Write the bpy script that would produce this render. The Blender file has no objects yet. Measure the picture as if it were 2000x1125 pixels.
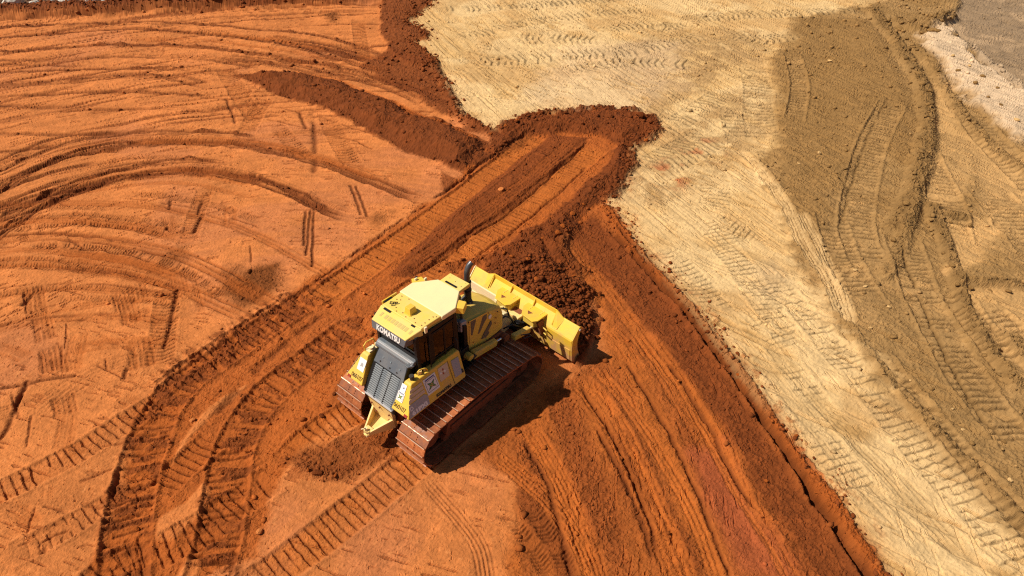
import bpy, bmesh, math, random
import numpy as np
from mathutils import Vector, Matrix
random.seed(7); RNG = np.random.default_rng(11)
scene = bpy.context.scene
COL = scene.collection
R = math.radians

# ------------------------------------------------------------------ camera, sky, sun, exposure
CAM_H, PITCH, FOC = 12.65, R(37.9), 1333.0          # drone height, look-down angle, focal length in photo pixels
cam = bpy.data.cameras.new('camera'); cam_o = bpy.data.objects.new('camera', cam); COL.objects.link(cam_o)
cam_o.location = (0, 0, CAM_H); cam_o.rotation_euler = (R(90) - PITCH, 0, 0)
cam.sensor_width = 36; cam.lens = 36 * FOC / 2000; cam.clip_end = 6000; cam.clip_start = .1
scene.camera = cam_o
scene.cycles.use_denoising = False; scene.cycles.filter_width = 1.2
SUN_EL, SUN_AZ = R(51.0), R(186.5)
w = bpy.data.worlds.new('World'); scene.world = w; w.use_nodes = True
nt = w.node_tree; bgn = nt.nodes['Background']; sky = nt.nodes.new('ShaderNodeTexSky')
sky.sky_type = 'NISHITA'; sky.sun_disc = False; sky.sun_elevation = SUN_EL; sky.sun_rotation = R(263.5); sky.air_density = 1; sky.dust_density = 1.5
nt.links.new(sky.outputs[0], bgn.inputs[0]); bgn.inputs[1].default_value = 0.05
sl = bpy.data.lights.new('sun', 'SUN'); sl.energy = 5.0; sl.angle = R(.53); sl.color = (1, .915, .77)
so = bpy.data.objects.new('sun', sl); COL.objects.link(so)
sd = Vector((math.cos(SUN_AZ) * math.cos(SUN_EL), math.sin(SUN_AZ) * math.cos(SUN_EL), math.sin(SUN_EL)))
so.rotation_euler = sd.to_track_quat('Z', 'Y').to_euler(); so.location = (-20, 10, 25)
vs = scene.view_settings; vs.view_transform = 'Standard'; vs.look = 'None'; vs.exposure = 0.22; vs.gamma = 1; vs.use_curve_mapping = False

# ------------------------------------------------------------------ helpers
def px(u, v, z=0.0):
    """photo pixel -> point on the horizontal plane z"""
    du, dv = (u - 1000) / FOC, (562.5 - v) / FOC
    d = np.array([du, math.cos(PITCH) + dv * math.sin(PITCH), -math.sin(PITCH) + dv * math.cos(PITCH)])
    t = (z - CAM_H) / d[2]
    return d[0] * t, d[1] * t
DX, DY, DYAW = -1.73, 12.04, R(49.45)                # the bulldozer on the ground
def to_doz(x, y):
    c, s = math.cos(DYAW), math.sin(DYAW)
    return c * (x - DX) + s * (y - DY), -s * (x - DX) + c * (y - DY)

def node_mat(name):
    m = bpy.data.materials.new(name); m.use_nodes = True
    n = m.node_tree.nodes; return m, n, m.node_tree.links, n['Principled BSDF']

def ss(a, b, x):
    t = np.clip((x - a) / (b - a), 0, 1); return t * t * (3 - 2 * t)

# ------------------------------------------------------------------ ground: one sheet, real relief
NR, NC = 960, 1250
ang = np.linspace(math.atan2(CAM_H, 4.2), math.atan2(CAM_H, 64.), NR)
yr = CAM_H / np.tan(ang)
yr = np.concatenate([[-1500, -300, -60, -15, 0, 2.5], yr, [70, 82, 110, 180, 400, 1000, 3000]])
uc = np.linspace(-1, 1, NC)
uc = np.concatenate([[-60, -15, -5, -2.4, -1.5, -1.15], uc, [1.15, 1.5, 2.4, 5, 15, 60]])
def wid(y): return np.maximum(.592 * y + 5.83, 5.5) * 1.22 + .8
wr = wid(yr)
X = (uc[None, :] * wr[:, None]).astype(np.float32); Y = np.repeat(yr[:, None], len(uc), 1).astype(np.float32)
Z = np.zeros_like(X)
NRR, NCC = X.shape

def _h(ix, iy, s):
    h = ix.astype(np.uint32) * np.uint32(374761393) + iy.astype(np.uint32) * np.uint32(668265263) + np.uint32((s * 2246822519) & 0xffffffff)
    h = (h ^ (h >> np.uint32(13))) * np.uint32(1274126177)
    return ((h ^ (h >> np.uint32(16))) & np.uint32(0xffff)).astype(np.float32) / 65535.
def vn(x, y, s=0):
    fx, fy = np.floor(x), np.floor(y); ix, iy = fx.astype(np.int32), fy.astype(np.int32)
    tx, ty = x - fx, y - fy; tx = tx * tx * (3 - 2 * tx); ty = ty * ty * (3 - 2 * ty)
    a = _h(ix, iy, s) * (1 - tx) + _h(ix + 1, iy, s) * tx
    b = _h(ix, iy + 1, s) * (1 - tx) + _h(ix + 1, iy + 1, s) * tx
    return a * (1 - ty) + b * ty
def fbm(x, y, s=0, o=4, g=.5):
    r = 0; a = 1; t = 0
    for k in range(o):
        r = r + a * vn(x * 2 ** k + 17.3 * k, y * 2 ** k - 9.1 * k, s + k); t += a; a *= g
    return r / t
def clumps(x, y, s):
    """soil lumps: a jittered grid of domes, 0..1"""
    fx, fy = np.floor(x), np.floor(y); best = np.zeros_like(x)
    for dx in (-1, 0, 1):
        for dy in (-1, 0, 1):
            ix, iy = (fx + dx).astype(np.int32), (fy + dy).astype(np.int32)
            cx = fx + dx + _h(ix, iy, s); cy = fy + dy + _h(ix, iy, s + 1); r = .25 + .6 * _h(ix, iy, s + 2) ** 2
            d2 = ((x - cx) ** 2 + (y - cy) ** 2) / (r * r)
            best = np.maximum(best, np.sqrt(np.clip(1 - d2, 0, 1)) * r)
    return best
NF = fbm(X * 1.7, Y * 1.7, 3, 4); NM = fbm(X * .45, Y * .45, 8, 4); NH = fbm(X * 7, Y * 7, 21, 3)
NH2 = vn(X * 19, Y * 19, 41); NH3 = vn(X * 43, Y * 43, 43); WN = RNG.random(X.shape).astype(np.float32)

C_CRUST = np.array([.49, .160, .044]); C_FRESH = np.array([.315, .077, .013]); C_DARK = np.array([.135, .033, .0075])
C_TAN = np.array([.565, .355, .150]); C_BROWN = np.array([.245, .135, .047]); C_GREY = np.array([.27, .178, .100]); C_PALE = np.array([.57, .405, .255])
C_OCHRE = np.array([.45, .262, .104]); C_PINK = np.array([.42, .142, .056]); C_TANL = np.array([.585, .40, .195])
CL = np.empty(X.shape + (3,), np.float32); CL[:] = C_CRUST
LOOSE = np.zeros_like(X)                                # how lumpy the soil is

def spline(pts, step=.22):
    p = np.array(pts, float)
    if len(p) < 3: q = p
    else:
        q = []
        e = np.vstack([2 * p[0] - p[1], p, 2 * p[-1] - p[-2]])
        for i in range(1, len(e) - 2):
            n = max(2, int(np.linalg.norm(e[i + 1] - e[i]) / step))
            t = np.linspace(0, 1, n, endpoint=False)[:, None]
            q.append(.5 * (2 * e[i] + (e[i + 1] - e[i - 1]) * t + (2 * e[i - 1] - 5 * e[i] + 4 * e[i + 1] - e[i + 2]) * t ** 2 + (3 * e[i] - e[i - 1] - 3 * e[i + 1] + e[i + 2]) * t ** 3))
        q.append(p[-1:]); q = np.vstack(q)
    return q
def block(xa, xb, ya, yb):
    r0, r1 = np.searchsorted(yr, ya), np.searchsorted(yr, yb)
    wm = (wid(max(ya, -7)), wid(max(yb, -7)))
    ua = min(xa / wm[0], xa / wm[1]); ub = max(xb / wm[0], xb / wm[1])
    return r0, r1, np.searchsorted(uc, ua), np.searchsorted(uc, ub)
def path(pxs, reach, world=False, closed=False, z=0.0):
    """rasterise a centre line: block slices, signed distance, arc length"""
    p = [q if world else px(q[0], q[1], z) for q in pxs]
    if closed: p = p + [p[0]]; q = np.array(p, float)
    else: q = spline(p)
    a0 = block(q[:, 0].min() - reach, q[:, 0].max() + reach, q[:, 1].min() - reach, q[:, 1].max() + reach)
    sl_ = (slice(a0[0], a0[1]), slice(a0[2], a0[3]))
    sh = X[sl_].shape
    D = np.full(sh, reach * 1.001, np.float32); S = np.ones(sh, np.float32); T = np.zeros(sh, np.float32); t0 = 0.
    for i in range(len(q) - 1):
        a, b = q[i], q[i + 1]; L = float(np.linalg.norm(b - a))
        if L < 1e-6: continue
        k = block(min(a[0], b[0]) - reach, max(a[0], b[0]) + reach, min(a[1], b[1]) - reach, max(a[1], b[1]) + reach)
        if k[1] <= k[0] or k[3] <= k[2]: t0 += L; continue
        g = (slice(k[0], k[1]), slice(k[2], k[3])); l = (slice(k[0] - a0[0], k[1] - a0[0]), slice(k[2] - a0[2], k[3] - a0[2]))
        e = (b - a) / L; rx, ry = X[g] - a[0], Y[g] - a[1]
        s = np.clip(rx * e[0] + ry * e[1], 0, L); d = np.hypot(rx - s * e[0], ry - s * e[1]); sg = np.where(rx * e[1] - ry * e[0] >= 0, 1., -1.)
        m = d < D[l]
        D[l] = np.where(m, d, D[l]); S[l] = np.where(m, sg, S[l]); T[l] = np.where(m, t0 + s, T[l])
        t0 += L
    return sl_, D, S, T, t0
def area(pxs, soft=.12, rough=.18, z=0.0, seed=0, freq=1.3):
    """soft mask of a polygon with an uneven edge -> block slices, mask, signed distance (inside +)"""
    p = np.array([px(u, v, z) for u, v in pxs]); reach = max(1.3, soft * 3)
    sl_, D, S, T, L = path([tuple(q) for q in p], reach, world=True, closed=True)
    xs, ys = X[sl_], Y[sl_]; ins = np.zeros(xs.shape, bool); n = len(p)
    for i in range(n):
        (xa, ya), (xb, yb) = p[i], p[(i + 1) % n]
        if ya == yb: continue
        c = ((ya > ys) != (yb > ys)) & (xs < (xb - xa) * (ys - ya) / (yb - ya) + xa); ins ^= c
    sdist = np.where(ins, D, -D)
    sdist = sdist + rough * 2 * (fbm(xs * freq, ys * freq, 70 + seed, 4, .6) - .5)
    return sl_, ss(-soft, soft, sdist), sdist
def tint(sl_, m, c, k=1.0):
    m = (np.clip(m, 0, 1) * k)[..., None]; CL[sl_] = CL[sl_] * (1 - m) + np.asarray(c, np.float32) * m
def loosen(sl_, m, v): LOOSE[sl_] = LOOSE[sl_] * (1 - m) + v * m

# --- broad colour variation of the dry crust
bw = np.clip((NM - .5) * 2.2 + .5, 0, 1)[..., None]
CL = (CL * (.88 + .22 * bw)).astype(np.float32)
al = (slice(None), slice(None))
tint(al, ss(.55, .75, fbm(X * .3, Y * .3, 33, 3)), C_PINK, .5)
# swept arcs left by the grader over the crust: streaks round the centre of the turning circle
ccx, ccy = px(420, 900)
ra = np.hypot(X - ccx, (Y - ccy)); ta = np.arctan2(Y - ccy, X - ccx) * 12
mk = ss(px(0, 330)[1], px(0, 215)[1], Y) * (X < 3)
stv = fbm(ra * 4.2 + .5 * NM, ta * .30, 51, 3); st2 = fbm(ra * 1.3, ta * .22, 57, 3)
ln = ss(.53, .62, stv) * ss(.36, .5, st2) * mk * ss(.25, .5, fbm(ra * 3, ta * 1.2, 59, 3))
tint(al, ln, C_DARK * 1.35, .88); Z -= .05 * ln; LOOSE += .25 * ln
tint(al, ss(.55, .7, fbm(ra * 3, ta * .3, 61, 3)) * (X < 4), C_CRUST * 1.12, .4)
fine = fbm(np.where(ra > 7, ra, Y + .3 * X) * 16, np.where(ra > 7, ta, X - .3 * Y) * 1.1, 63, 2); fine2 = fbm(ra * 8 + 5, ta * .8, 65, 2)
CL *= (1 + .20 * (fine - .5) + .20 * (fine2 - .5))[..., None]
nearc = ss(9., 6., ra); dash = fbm(ra * 17, ta * 2.0, 67, 2) * (1 - nearc) + fbm((Y + .3 * X) * 15, (X - .3 * Y) * 2.2, 73, 2) * nearc; pits = vn(X * 24, Y * 24, 69)
sc_ = ss(.66, .74, dash) * ss(.40, .6, NF); tint(al, sc_, C_DARK * 1.5, .6); Z -= .025 * sc_
pt_ = ss(.80, .9, pits) * ss(.45, .7, NH); tint(al, pt_, C_FRESH * .75, .5); Z -= .015 * pt_
lt_ = ss(.72, .85, vn(X * 15, Y * 15, 71)) * ss(.5, .7, NH); tint(al, lt_, C_CRUST * np.array([1.25, 1.45, 1.7]), .45)

# --- the tan ground on the right and what lies on it
B_TAN = [(870, -60), (844, 7), (795, 42), (832, 60), (837, 77), (809, 84), (841, 112), (851, 128), (835, 135), (860, 150), (874, 165), (867, 177), (883, 196), (895, 228), (967, 261), (1007, 238), (1031, 228), (1087, 228), (1133, 215), (1192, 212), (1259, 228), (1285, 252), (1266, 270), (1227, 284), (1224, 329), (1210, 367), (1189, 392), (1190, 405), (1215, 425), (1235, 470), (1260, 500), (1300, 535), (1340, 580), (1395, 640), (1430, 690), (1480, 760), (1530, 840), (1590, 900), (1640, 985), (1690, 1060), (1735, 1125), (1800, 1240), (1900, 1500)]
sl_t, m_tan, sd_tan = area(B_TAN + [(6000, 1500), (6000, -60)], .05, .24, seed=1, freq=3.0)
tint(sl_t, m_tan, C_TAN)
tx, ty = X[sl_t], Y[sl_t]
TANM = np.zeros_like(X); TANM[sl_t] = m_tan
# long scrape streaks, direction (1220,480)->(2000,1125)
p0, p1 = np.array(px(1260, 480)), np.array(px(1950, 1125)); sv = (p1 - p0) / np.linalg.norm(p1 - p0)
al_s = tx * sv[0] + ty * sv[1]; ac_s = -tx * sv[1] + ty * sv[0]
st = fbm(ac_s * 6.5 + .25 * NM[sl_t], al_s * .28, 90, 4, .6); low = ss(px(0, 420)[1], px(0, 560)[1], ty); low = 1 - low
tint(sl_t, ss(.54, .68, st) * m_tan * (.35 + .65 * low), C_TAN * np.array([.8, .75, .66]), .45); tint(sl_t, ss(.5, .3, st) * m_tan, C_TANL, .5)
st3 = fbm(ac_s * 22, al_s * .5, 92, 2); tint(sl_t, ss(.60, .74, st3) * m_tan * low, C_TAN * np.array([.72, .66, .58]), .45); Z[sl_t] -= m_tan * low * .015 * ss(.58, .75, st3)
tint(sl_t, ss(.56, .7, fbm(ac_s * 1.3, al_s * .22, 93, 3)) * m_tan * low, C_OCHRE * 1.1, .5)
Z[sl_t] -= m_tan * .035 * ss(.54, .74, st) * (.3 + .7 * low)
p0, p1 = np.array(px(900, 200)), np.array(px(1280, 330)); sv = (p1 - p0) / np.linalg.norm(p1 - p0)
al_s = tx * sv[0] + ty * sv[1]; ac_s = -tx * sv[1] + ty * sv[0]
st = fbm(ac_s * 3.6 + .6 * NM[sl_t], al_s * .3, 95, 4, .6); up_ = 1 - low
tint(sl_t, ss(.53, .66, st) * m_tan * up_ * ss(.30, .55, NF[sl_t]), C_TAN * np.array([.60, .54, .45]), .92); tint(sl_t, ss(.48, .3, st) * m_tan * up_, C_TANL, .6)
Z[sl_t] -= m_tan * .05 * ss(.53, .72, st) * up_
tint(sl_t, ss(.52, .68, fbm(tx * .45, ty * .45, 97, 4)) * m_tan, C_OCHRE, .6); tint(sl_t, ss(.52, .66, fbm(tx * .35 + 7, ty * .35, 98, 3)) * m_tan, C_TANL * 1.06, .7)
for poly, k in (([(1180, 90), (1330, 60), (1500, 60), (1480, 120), (1320, 160), (1220, 180)], .5), ([(1250, 290), (1400, 200), (1520, 160), (1500, 260), (1420, 330), (1280, 400), (1220, 380)], .55), ([(1240, 190), (1400, 90), (1420, 150), (1280, 240)], .5)):
    s_, m_, d_ = area(poly, .5, .8, seed=4); tint(s_, m_ * ss(.28, .56, NF[s_]), np.array([.34, .20, .082]), k + .28); LOOSE[s_] += .12 * m_
s_, m_, d_ = area([(1290, 300), (1380, 265), (1400, 300), (1330, 360), (1280, 350)], .5, .7, seed=5); tint(s_, m_ * ss(.46, .62, NF[s_]), C_FRESH * np.array([1.3, 1.2, 2.2]), .7)
s_, m_, d_ = area([(1100, 90), (1330, 80), (1330, 170), (1180, 240), (1020, 200)], 1., .9, seed=6); tint(s_, m_, C_PALE, .35)
s_, m_, d_ = area([(1460, 520), (1520, 500), (1540, 560), (1490, 580)], .5, .5, seed=7); tint(s_, m_, C_GREY * 1.3, .4)
# red crumbs and dust carried out over the edge of the tan
sp_ = m_tan * ss(.75, .0, sd_tan) * ss(.58, .70, fbm(tx * 6, ty * 6, 120, 3)); tint(sl_t, sp_, C_FRESH * .9, .8); LOOSE[sl_t] += .4 * sp_
tint(sl_t, m_tan * ss(1.2, .0, sd_tan), np.array([.47, .25, .095]), .30)
# scratchy scrape dashes all over the tan
dd_ = fbm(ac_s * 9 + 2 * NM[sl_t], al_s * 1.3, 122, 2); dq = ss(.64, .74, dd_) * m_tan * ss(.48, .60, fbm(tx * .5, ty * .5, 124, 3)); tint(sl_t, dq, C_TAN * np.array([.66, .60, .5]), .7); Z[sl_t] -= .03 * dq
# brown loose ground
B_BR = [(1900, -60), (1690, 12), (1545, 38), (1552, 90), (1500, 118), (1522, 180), (1508, 240), (1532, 272), (1490, 312), (1500, 350), (1520, 400), (1548, 470), (1590, 550), (1640, 640), (1700, 720), (1760, 800), (1830, 880), (1900, 960), (1970, 1030), (2070, 1130), (2200, 1300), (6000, 1300), (6000, -60)]
s_b, m_br, d_br = area(B_BR, .42, .75, seed=9)
tint(s_b, m_br, C_BROWN, .92); loosen(s_b, m_br, .30)
tint(s_b, m_br * ss(.5, .65, fbm(X[s_b] * .6, Y[s_b] * .6, 14, 4)), C_OCHRE * .80, .4)
Z[s_b] += .08 * m_br
s_, m_, d_ = area([(1545, 40), (1690, 40), (1730, 90), (1780, 200), (1790, 330), (1700, 300), (1640, 360), (1600, 500), (1530, 400), (1510, 300), (1510, 120)], .5, .4, seed=10)
tint(s_, m_, np.array([.245, .132, .044]), .75); loosen(s_, m_, .24); Z[s_] += .12 * m_
# ochre shelves at the far right
for poly, k, c in (([(1820, 150), (1860, 170), (1870, 260), (1820, 260)], .8, C_OCHRE), ([(1840, 240), (2040, 330), (2040, 420), (1830, 300)], .7, C_OCHRE), ([(1840, 440), (1960, 430), (1900, 520), (1850, 540)], .85, C_OCHRE * 1.1), ([(1800, 300), (1900, 330), (1870, 400), (1810, 400)], .7, C_OCHRE), ([(1900, 300), (2060, 380), (2060, 520), (1920, 420)], .6, C_OCHRE), ([(1880, 560), (2060, 560), (2060, 760), (1960, 700)], .7, C_OCHRE * 1.05)):
    s_, m_, d_ = area(poly, .25, .35, seed=12); tint(s_, m_, c, k); loosen(s_, m_, .12); Z[s_] -= .06 * m_
# pale strip and grey mud
s_, m_, d_ = area([(1800, 78), (1840, 52), (1885, 92), (1935, 140), (2000, 190), (2120, 280), (2300, 420), (2300, 560), (2000, 285), (1930, 232), (1870, 172), (1828, 122)], .45, .85, seed=13)
tint(s_, m_, C_PALE); loosen(s_, m_, .13); Z[s_] += .25 * m_
tint(s_, m_ * ss(.5, .62, fbm(X[s_] * .9, Y[s_] * .9, 44, 3)), C_PALE * .72, .6)
s_g, m_g, d_ = area([(1845, 45), (1872, 18), (1900, -80), (6000, -80), (6000, 1000), (2300, 420), (2120, 275), (2000, 188), (1935, 138), (1885, 88)], .25, .35, seed=15)
tint(s_g, m_g, C_GREY); loosen(s_g, m_g, .03); Z[s_g] -= .25 * m_g
tint(s_g, m_g * ss(.52, .66, fbm(X[s_g] * .5, Y[s_g] * .5, 45, 4)), C_GREY * 1.5, .7)
gd_ = fbm(X[s_g] * 1.1 + Y[s_g] * .6, Y[s_g] * 2.6 - X[s_g] * .8, 46, 3); tint(s_g, m_g * ss(.60, .70, gd_), C_GREY * .65, .45); Z[s_g] -= .03 * m_g * ss(.58, .7, gd_)
WET = np.zeros_like(X); WET[s_g] = m_g

def berm(pts, width, h, c, k, loose, seed=0, wob=0., gap=0.):
    s_, D, S, T, L = path(pts, width + .6); n = fbm(T * .9, D * S * .9, 150 + seed, 3)
    dd = np.abs(D * S + wob * (NF[s_] - .5) * 2) if wob else D
    dd = dd + (1.1 if wob else .5) * width * (n - .5); m = ss(width, width * .25, dd) * ss(0, .5, T) * ss(0, .5, L - T)
    if gap: m = m * ss(gap - .25, gap + .05, fbm(T * 1.1, D * S * 3 + seed, 170 + seed, 3))
    Z[s_] += h * m * (.6 + .8 * n); tint(s_, m, c, k); LOOSE[s_] = np.maximum(LOOSE[s_], m * loose)
def cleats(pts, width, pitch=.19, depth=.05, c=None, k=.5, base=.02, chev=0., keep=.9, dark=.55, bar=.022, fade=0., world=False, berm=.03, gate=.22):
    s_, D, S, T, L = path(pts, width * .5 + .4, world=world)
    d = D * S; hw = width / 2
    n1 = NF[s_]; n2 = NH[s_]
    m = ss(hw + .04, hw - .06, D + .12 * (n1 - .5)) * (T > 0) * (T < L)
    if fade: m = m * ss(0, fade, T) * ss(0, fade, L - T)
    ph = (T + chev * np.abs(d) + .06 * (n1 - .5) + (.05 if gate > .3 else .015) * (n2 - .5)) / pitch; i = np.floor(ph); fr = (ph - i - .5) * pitch
    hsh = _h(i.astype(np.int32), np.zeros_like(i, np.int32), int(width * 1000) + len(pts))
    bw_ = bar + .35 * np.gradient(yr)[s_[0]][:, None] * .5
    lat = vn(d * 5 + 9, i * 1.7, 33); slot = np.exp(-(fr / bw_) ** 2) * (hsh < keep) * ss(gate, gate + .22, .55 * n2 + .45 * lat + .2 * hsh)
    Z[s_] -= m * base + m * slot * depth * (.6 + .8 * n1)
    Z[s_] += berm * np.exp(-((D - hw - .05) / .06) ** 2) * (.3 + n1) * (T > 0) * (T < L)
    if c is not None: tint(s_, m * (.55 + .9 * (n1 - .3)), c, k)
    cc = CL[s_] * (1 - (m * slot * dark)[..., None]); CL[s_] = cc  # slots darkened: fresh soil plus slot shade put into the colour
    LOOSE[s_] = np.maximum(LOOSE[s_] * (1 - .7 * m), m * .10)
def ruts(pts, width, ribs=4, depth=.03, c=None, k=.6, streak=.5, fade=1., loose=.1, world=False, ridge=0.):
    """tyre or scrape mark with grooves along it"""
    s_, D, S, T, L = path(pts, width * .5 + .35, world=world)
    d = D * S; hw = width / 2; n1 = NF[s_]
    m = ss(hw + .05, hw - .05, D + .10 * (n1 - .5)) * ss(0, fade, T) * ss(0, fade, L - T)
    stn = fbm(d * 9 + 3, T * .55, 130 + len(pts), 3, .6)
    g = .5 + .5 * np.cos(2 * math.pi * ribs * d / width) if ribs else 0
    pat = np.clip((1 - streak) * g + streak * 3.0 * (stn - .28), 0, 1)
    Z[s_] -= m * depth * (.25 + pat); Z[s_] += ridge * np.exp(-((D - hw) / .09) ** 2) * ss(0, fade, T) * ss(0, fade, L - T) * (.4 + n1)
    if c is not None: tint(s_, m * np.clip(.10 + 1.25 * pat, 0, 1) * ss(.14, .40, stn), c, k)  # dark tints stand for fresh soil and groove shade the grid misses
    LOOSE[s_] = np.maximum(LOOSE[s_], m * loose * pat)
def groove(pts, width=.07, depth=.06, c=None, k=.8, wob=.05, broken=.25, world=False, fade=.4, lip=.0):
    s_, D, S, T, L = path(pts, width * 2 + .25, world=world)
    n1 = NF[s_]; dd = np.abs(D * S + wob * 2 * (n1 - .5) + wob * (NH[s_] - .5)); wl = np.maximum(width, .6 * np.gradient(yr)[s_[0]][:, None])
    br = ss(broken - .1, broken + .1, vn(T * 1.6, T * 0 + width * 91, len(pts)) + .15 * NH[s_]) * ss(0, fade, T) * ss(0, fade, L - T)
    g = np.exp(-(dd / wl) ** 2) * br
    Z[s_] -= g * depth; Z[s_] += lip * np.exp(-((D * S - width * 1.6) / (width * .8)) ** 2) * br
    if c is not None: tint(s_, g, c, k)  # line colour holds turned-up soil and painted shade of the groove


# --- red fill: broad push lane, fans and windrows
def fill(poly, c, k=1., loose=None, dz=0, soft=.12, rough=.18, seed=0, dome=0, dist=1.):
    s_, m_, d_ = area(poly, soft, rough, seed=seed)
    tint(s_, m_, c, k)
    if loose is not None: loosen(s_, m_, loose)
    Z[s_] += dz * m_ + dome * ss(0, dist, d_)
    return s_, m_, d_
# right-hand terraces beside the tan ground
fill([(1100, 425), (1190, 405), (1240, 480), (1300, 540), (1400, 650), (1480, 760), (1590, 905), (1690, 1060), (1740, 1130), (1880, 1400), (900, 1400), (1010, 1060), (1000, 940), (900, 880), (980, 830), (1090, 740), (1180, 690), (1170, 600), (1110, 500)], C_FRESH * .82, .85, .22, 0, .25, .3, 20)
p0, p1 = np.array(px(1200, 700)), np.array(px(1420, 1125)); sv2 = (p1 - p0) / np.linalg.norm(p1 - p0)
s_, m_, d_ = area([(1100, 425), (1190, 405), (1300, 540), (1480, 760), (1740, 1130), (1880, 1400), (900, 1400), (1010, 1060), (1000, 940), (980, 830), (1090, 740), (1180, 690)], .4, .3, seed=20)
a_l, a_c = X[s_] * sv2[0] + Y[s_] * sv2[1], -X[s_] * sv2[1] + Y[s_] * sv2[0]
st = fbm(a_c * 1.5 + .4 * NM[s_], a_l * .22, 101, 3, .5); st3 = fbm(a_c * 11, a_l * 1.2, 103, 2)
tint(s_, m_ * ss(.50, .70, st), C_DARK * 1.45, .55); LOOSE[s_] += .25 * m_ * ss(.48, .6, st); tint(s_, m_ * ss(.48, .30, st), C_FRESH * np.array([1.35, 1.5, 1.5]), .5); CL[s_] *= (1 + m_ * .16 * (st3 - .5))[..., None]; Z[s_] -= m_ * (.02 * ss(.5, .64, st))
fill([(1105, 430), (1165, 425), (1215, 478), (1290, 560), (1380, 672), (1440, 760), (1520, 880), (1600, 1000), (1690, 1130), (1800, 1330), (1720, 1330), (1590, 1130), (1500, 985), (1440, 885), (1370, 775), (1290, 665), (1200, 565), (1120, 485)], C_DARK * 1.18, .85, .42, 0, .15, .14, 21)
fill([(1180, 840), (1230, 850), (1290, 960), (1340, 1040), (1380, 1130), (1300, 1130), (1250, 1010), (1200, 920)], C_DARK * 1.25, .75, .42, 0, .2, .2, 22)
fill([(1010, 905), (1040, 960), (1075, 1010), (1120, 1090), (1130, 1130), (1090, 1130), (1050, 1050), (1010, 980)], C_DARK * 1.25, .7, .35, 0, .12, .14, 23)
fill([(1340, 880), (1400, 860), (1460, 960), (1530, 1080), (1560, 1130), (1440, 1130), (1400, 1010)], C_PINK * np.array([.72, .50, .45]), .7, .2, 0, .3, .3, 24)
# narrow rim strip between the crack and the tan
fill([(1168, 408), (1190, 402), (1232, 470), (1262, 505), (1345, 588), (1430, 692), (1530, 842), (1640, 988), (1738, 1130), (1712, 1130), (1620, 1000), (1510, 840), (1420, 710), (1330, 600), (1240, 500), (1200, 450)], C_FRESH * .95, .9, .6, .08, .06, .16, 25)
# upper rim of dark soil by the tan ground and the windrows
RIM = [(742, -10), (840, -10), (844, 7), (795, 42), (832, 60), (837, 77), (809, 84), (841, 112), (851, 128), (835, 135), (800, 130), (760, 105), (742, 60)]
fill(RIM, C_DARK * 1.15, .9, .55, .1, .15, .3, 26, .12)
fill([(760, 100), (850, 130), (880, 196), (895, 228), (967, 262), (930, 262), (850, 215), (780, 170), (700, 130)], C_DARK * 1.15, .9, .5, .06, .25, .35, 27)
sW, mW, dW = fill([(450, 147), (560, 142), (640, 154), (700, 171), (760, 194), (830, 224), (900, 252), (958, 282), (915, 345), (872, 328), (796, 297), (716, 256), (646, 220), (570, 194), (500, 168)], C_DARK * 1.1, .97, .42, 0, .10, .22, 28, .36, 1.0); Z[sW] += mW * (.16 * (NF[sW] - .5) + .2 * (NM[sW] - .5))
ruts([(560, 140), (640, 153), (700, 174), (780, 207), (860, 244), (945, 285)], .4, 2, .03, C_FRESH * 1.35, .8, .3, .6, .05)
fill([(860, 335), (882, 348), (900, 352), (865, 382)], C_DARK * 1.25, .8, .3, 0, .1, .1, 29)
# the push lane, lower left to upper right
LANE = [(1290, 250), (1259, 226), (1190, 210), (1087, 226), (1031, 226), (1000, 240), (930, 320), (840, 392), (750, 452), (610, 545), (470, 642), (390, 692), (320, 742), (280, 800), (245, 880), (215, 970), (198, 1050), (170, 1150), (380, 1150), (480, 1080), (560, 900), (660, 820), (760, 880), (900, 760), (1050, 680), (1140, 640), (1120, 520), (1090, 460), (1190, 392), (1226, 330), (1228, 284)]
fill(LANE, C_FRESH * 1.05, .9, .24, -.03, .16, .42, 30)
fill([(1290, 250), (1259, 226), (1190, 210), (1087, 226), (1031, 226), (1000, 240), (965, 262), (920, 325), (960, 318), (1040, 262), (1100, 258), (1165, 262), (1200, 282), (1180, 320), (1090, 400), (1010, 470), (940, 520), (1000, 560), (1100, 600), (1095, 480), (1140, 425), (1190, 392), (1226, 330), (1228, 284)], C_DARK * 1.1, .95, .62, .04, .16, .42, 31, .20, .8)
for poly, k in (([(440, 560), (500, 520), (550, 510), (545, 560), (500, 590), (460, 600)], .8), ([(400, 530), (470, 520), (480, 560), (440, 560)], .55), ([(310, 500), (350, 488), (352, 510), (320, 512)], .6), ([(700, 425), (790, 405), (740, 445)], .5), ([(632, 30), (655, 22), (668, 36), (645, 45)], .75)):
    fill(poly, C_DARK * np.array([1.15, 1.35, 1.3]), min(1, k * 1.2), .35, 0, .32, .35, 34)
# crust islands between the churned tracks
for poly in ([(480, 752), (430, 790), (375, 850), (335, 905), (350, 860), (385, 810), (430, 775)], [(395, 945), (370, 975), (310, 1010), (305, 1050), (340, 1050), (395, 990), (405, 950)], [(370, 1090), (345, 1130), (380, 1130), (395, 1090)]):
    fill(poly, C_CRUST * 1.05, .9, .03, .03, .06, .12, 35)

# --- wheel and crawler marks
FD = C_DARK * 1.05; DK = C_DARK * .85  # rut and groove tones: dark fresh soil with shade painted in
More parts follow.
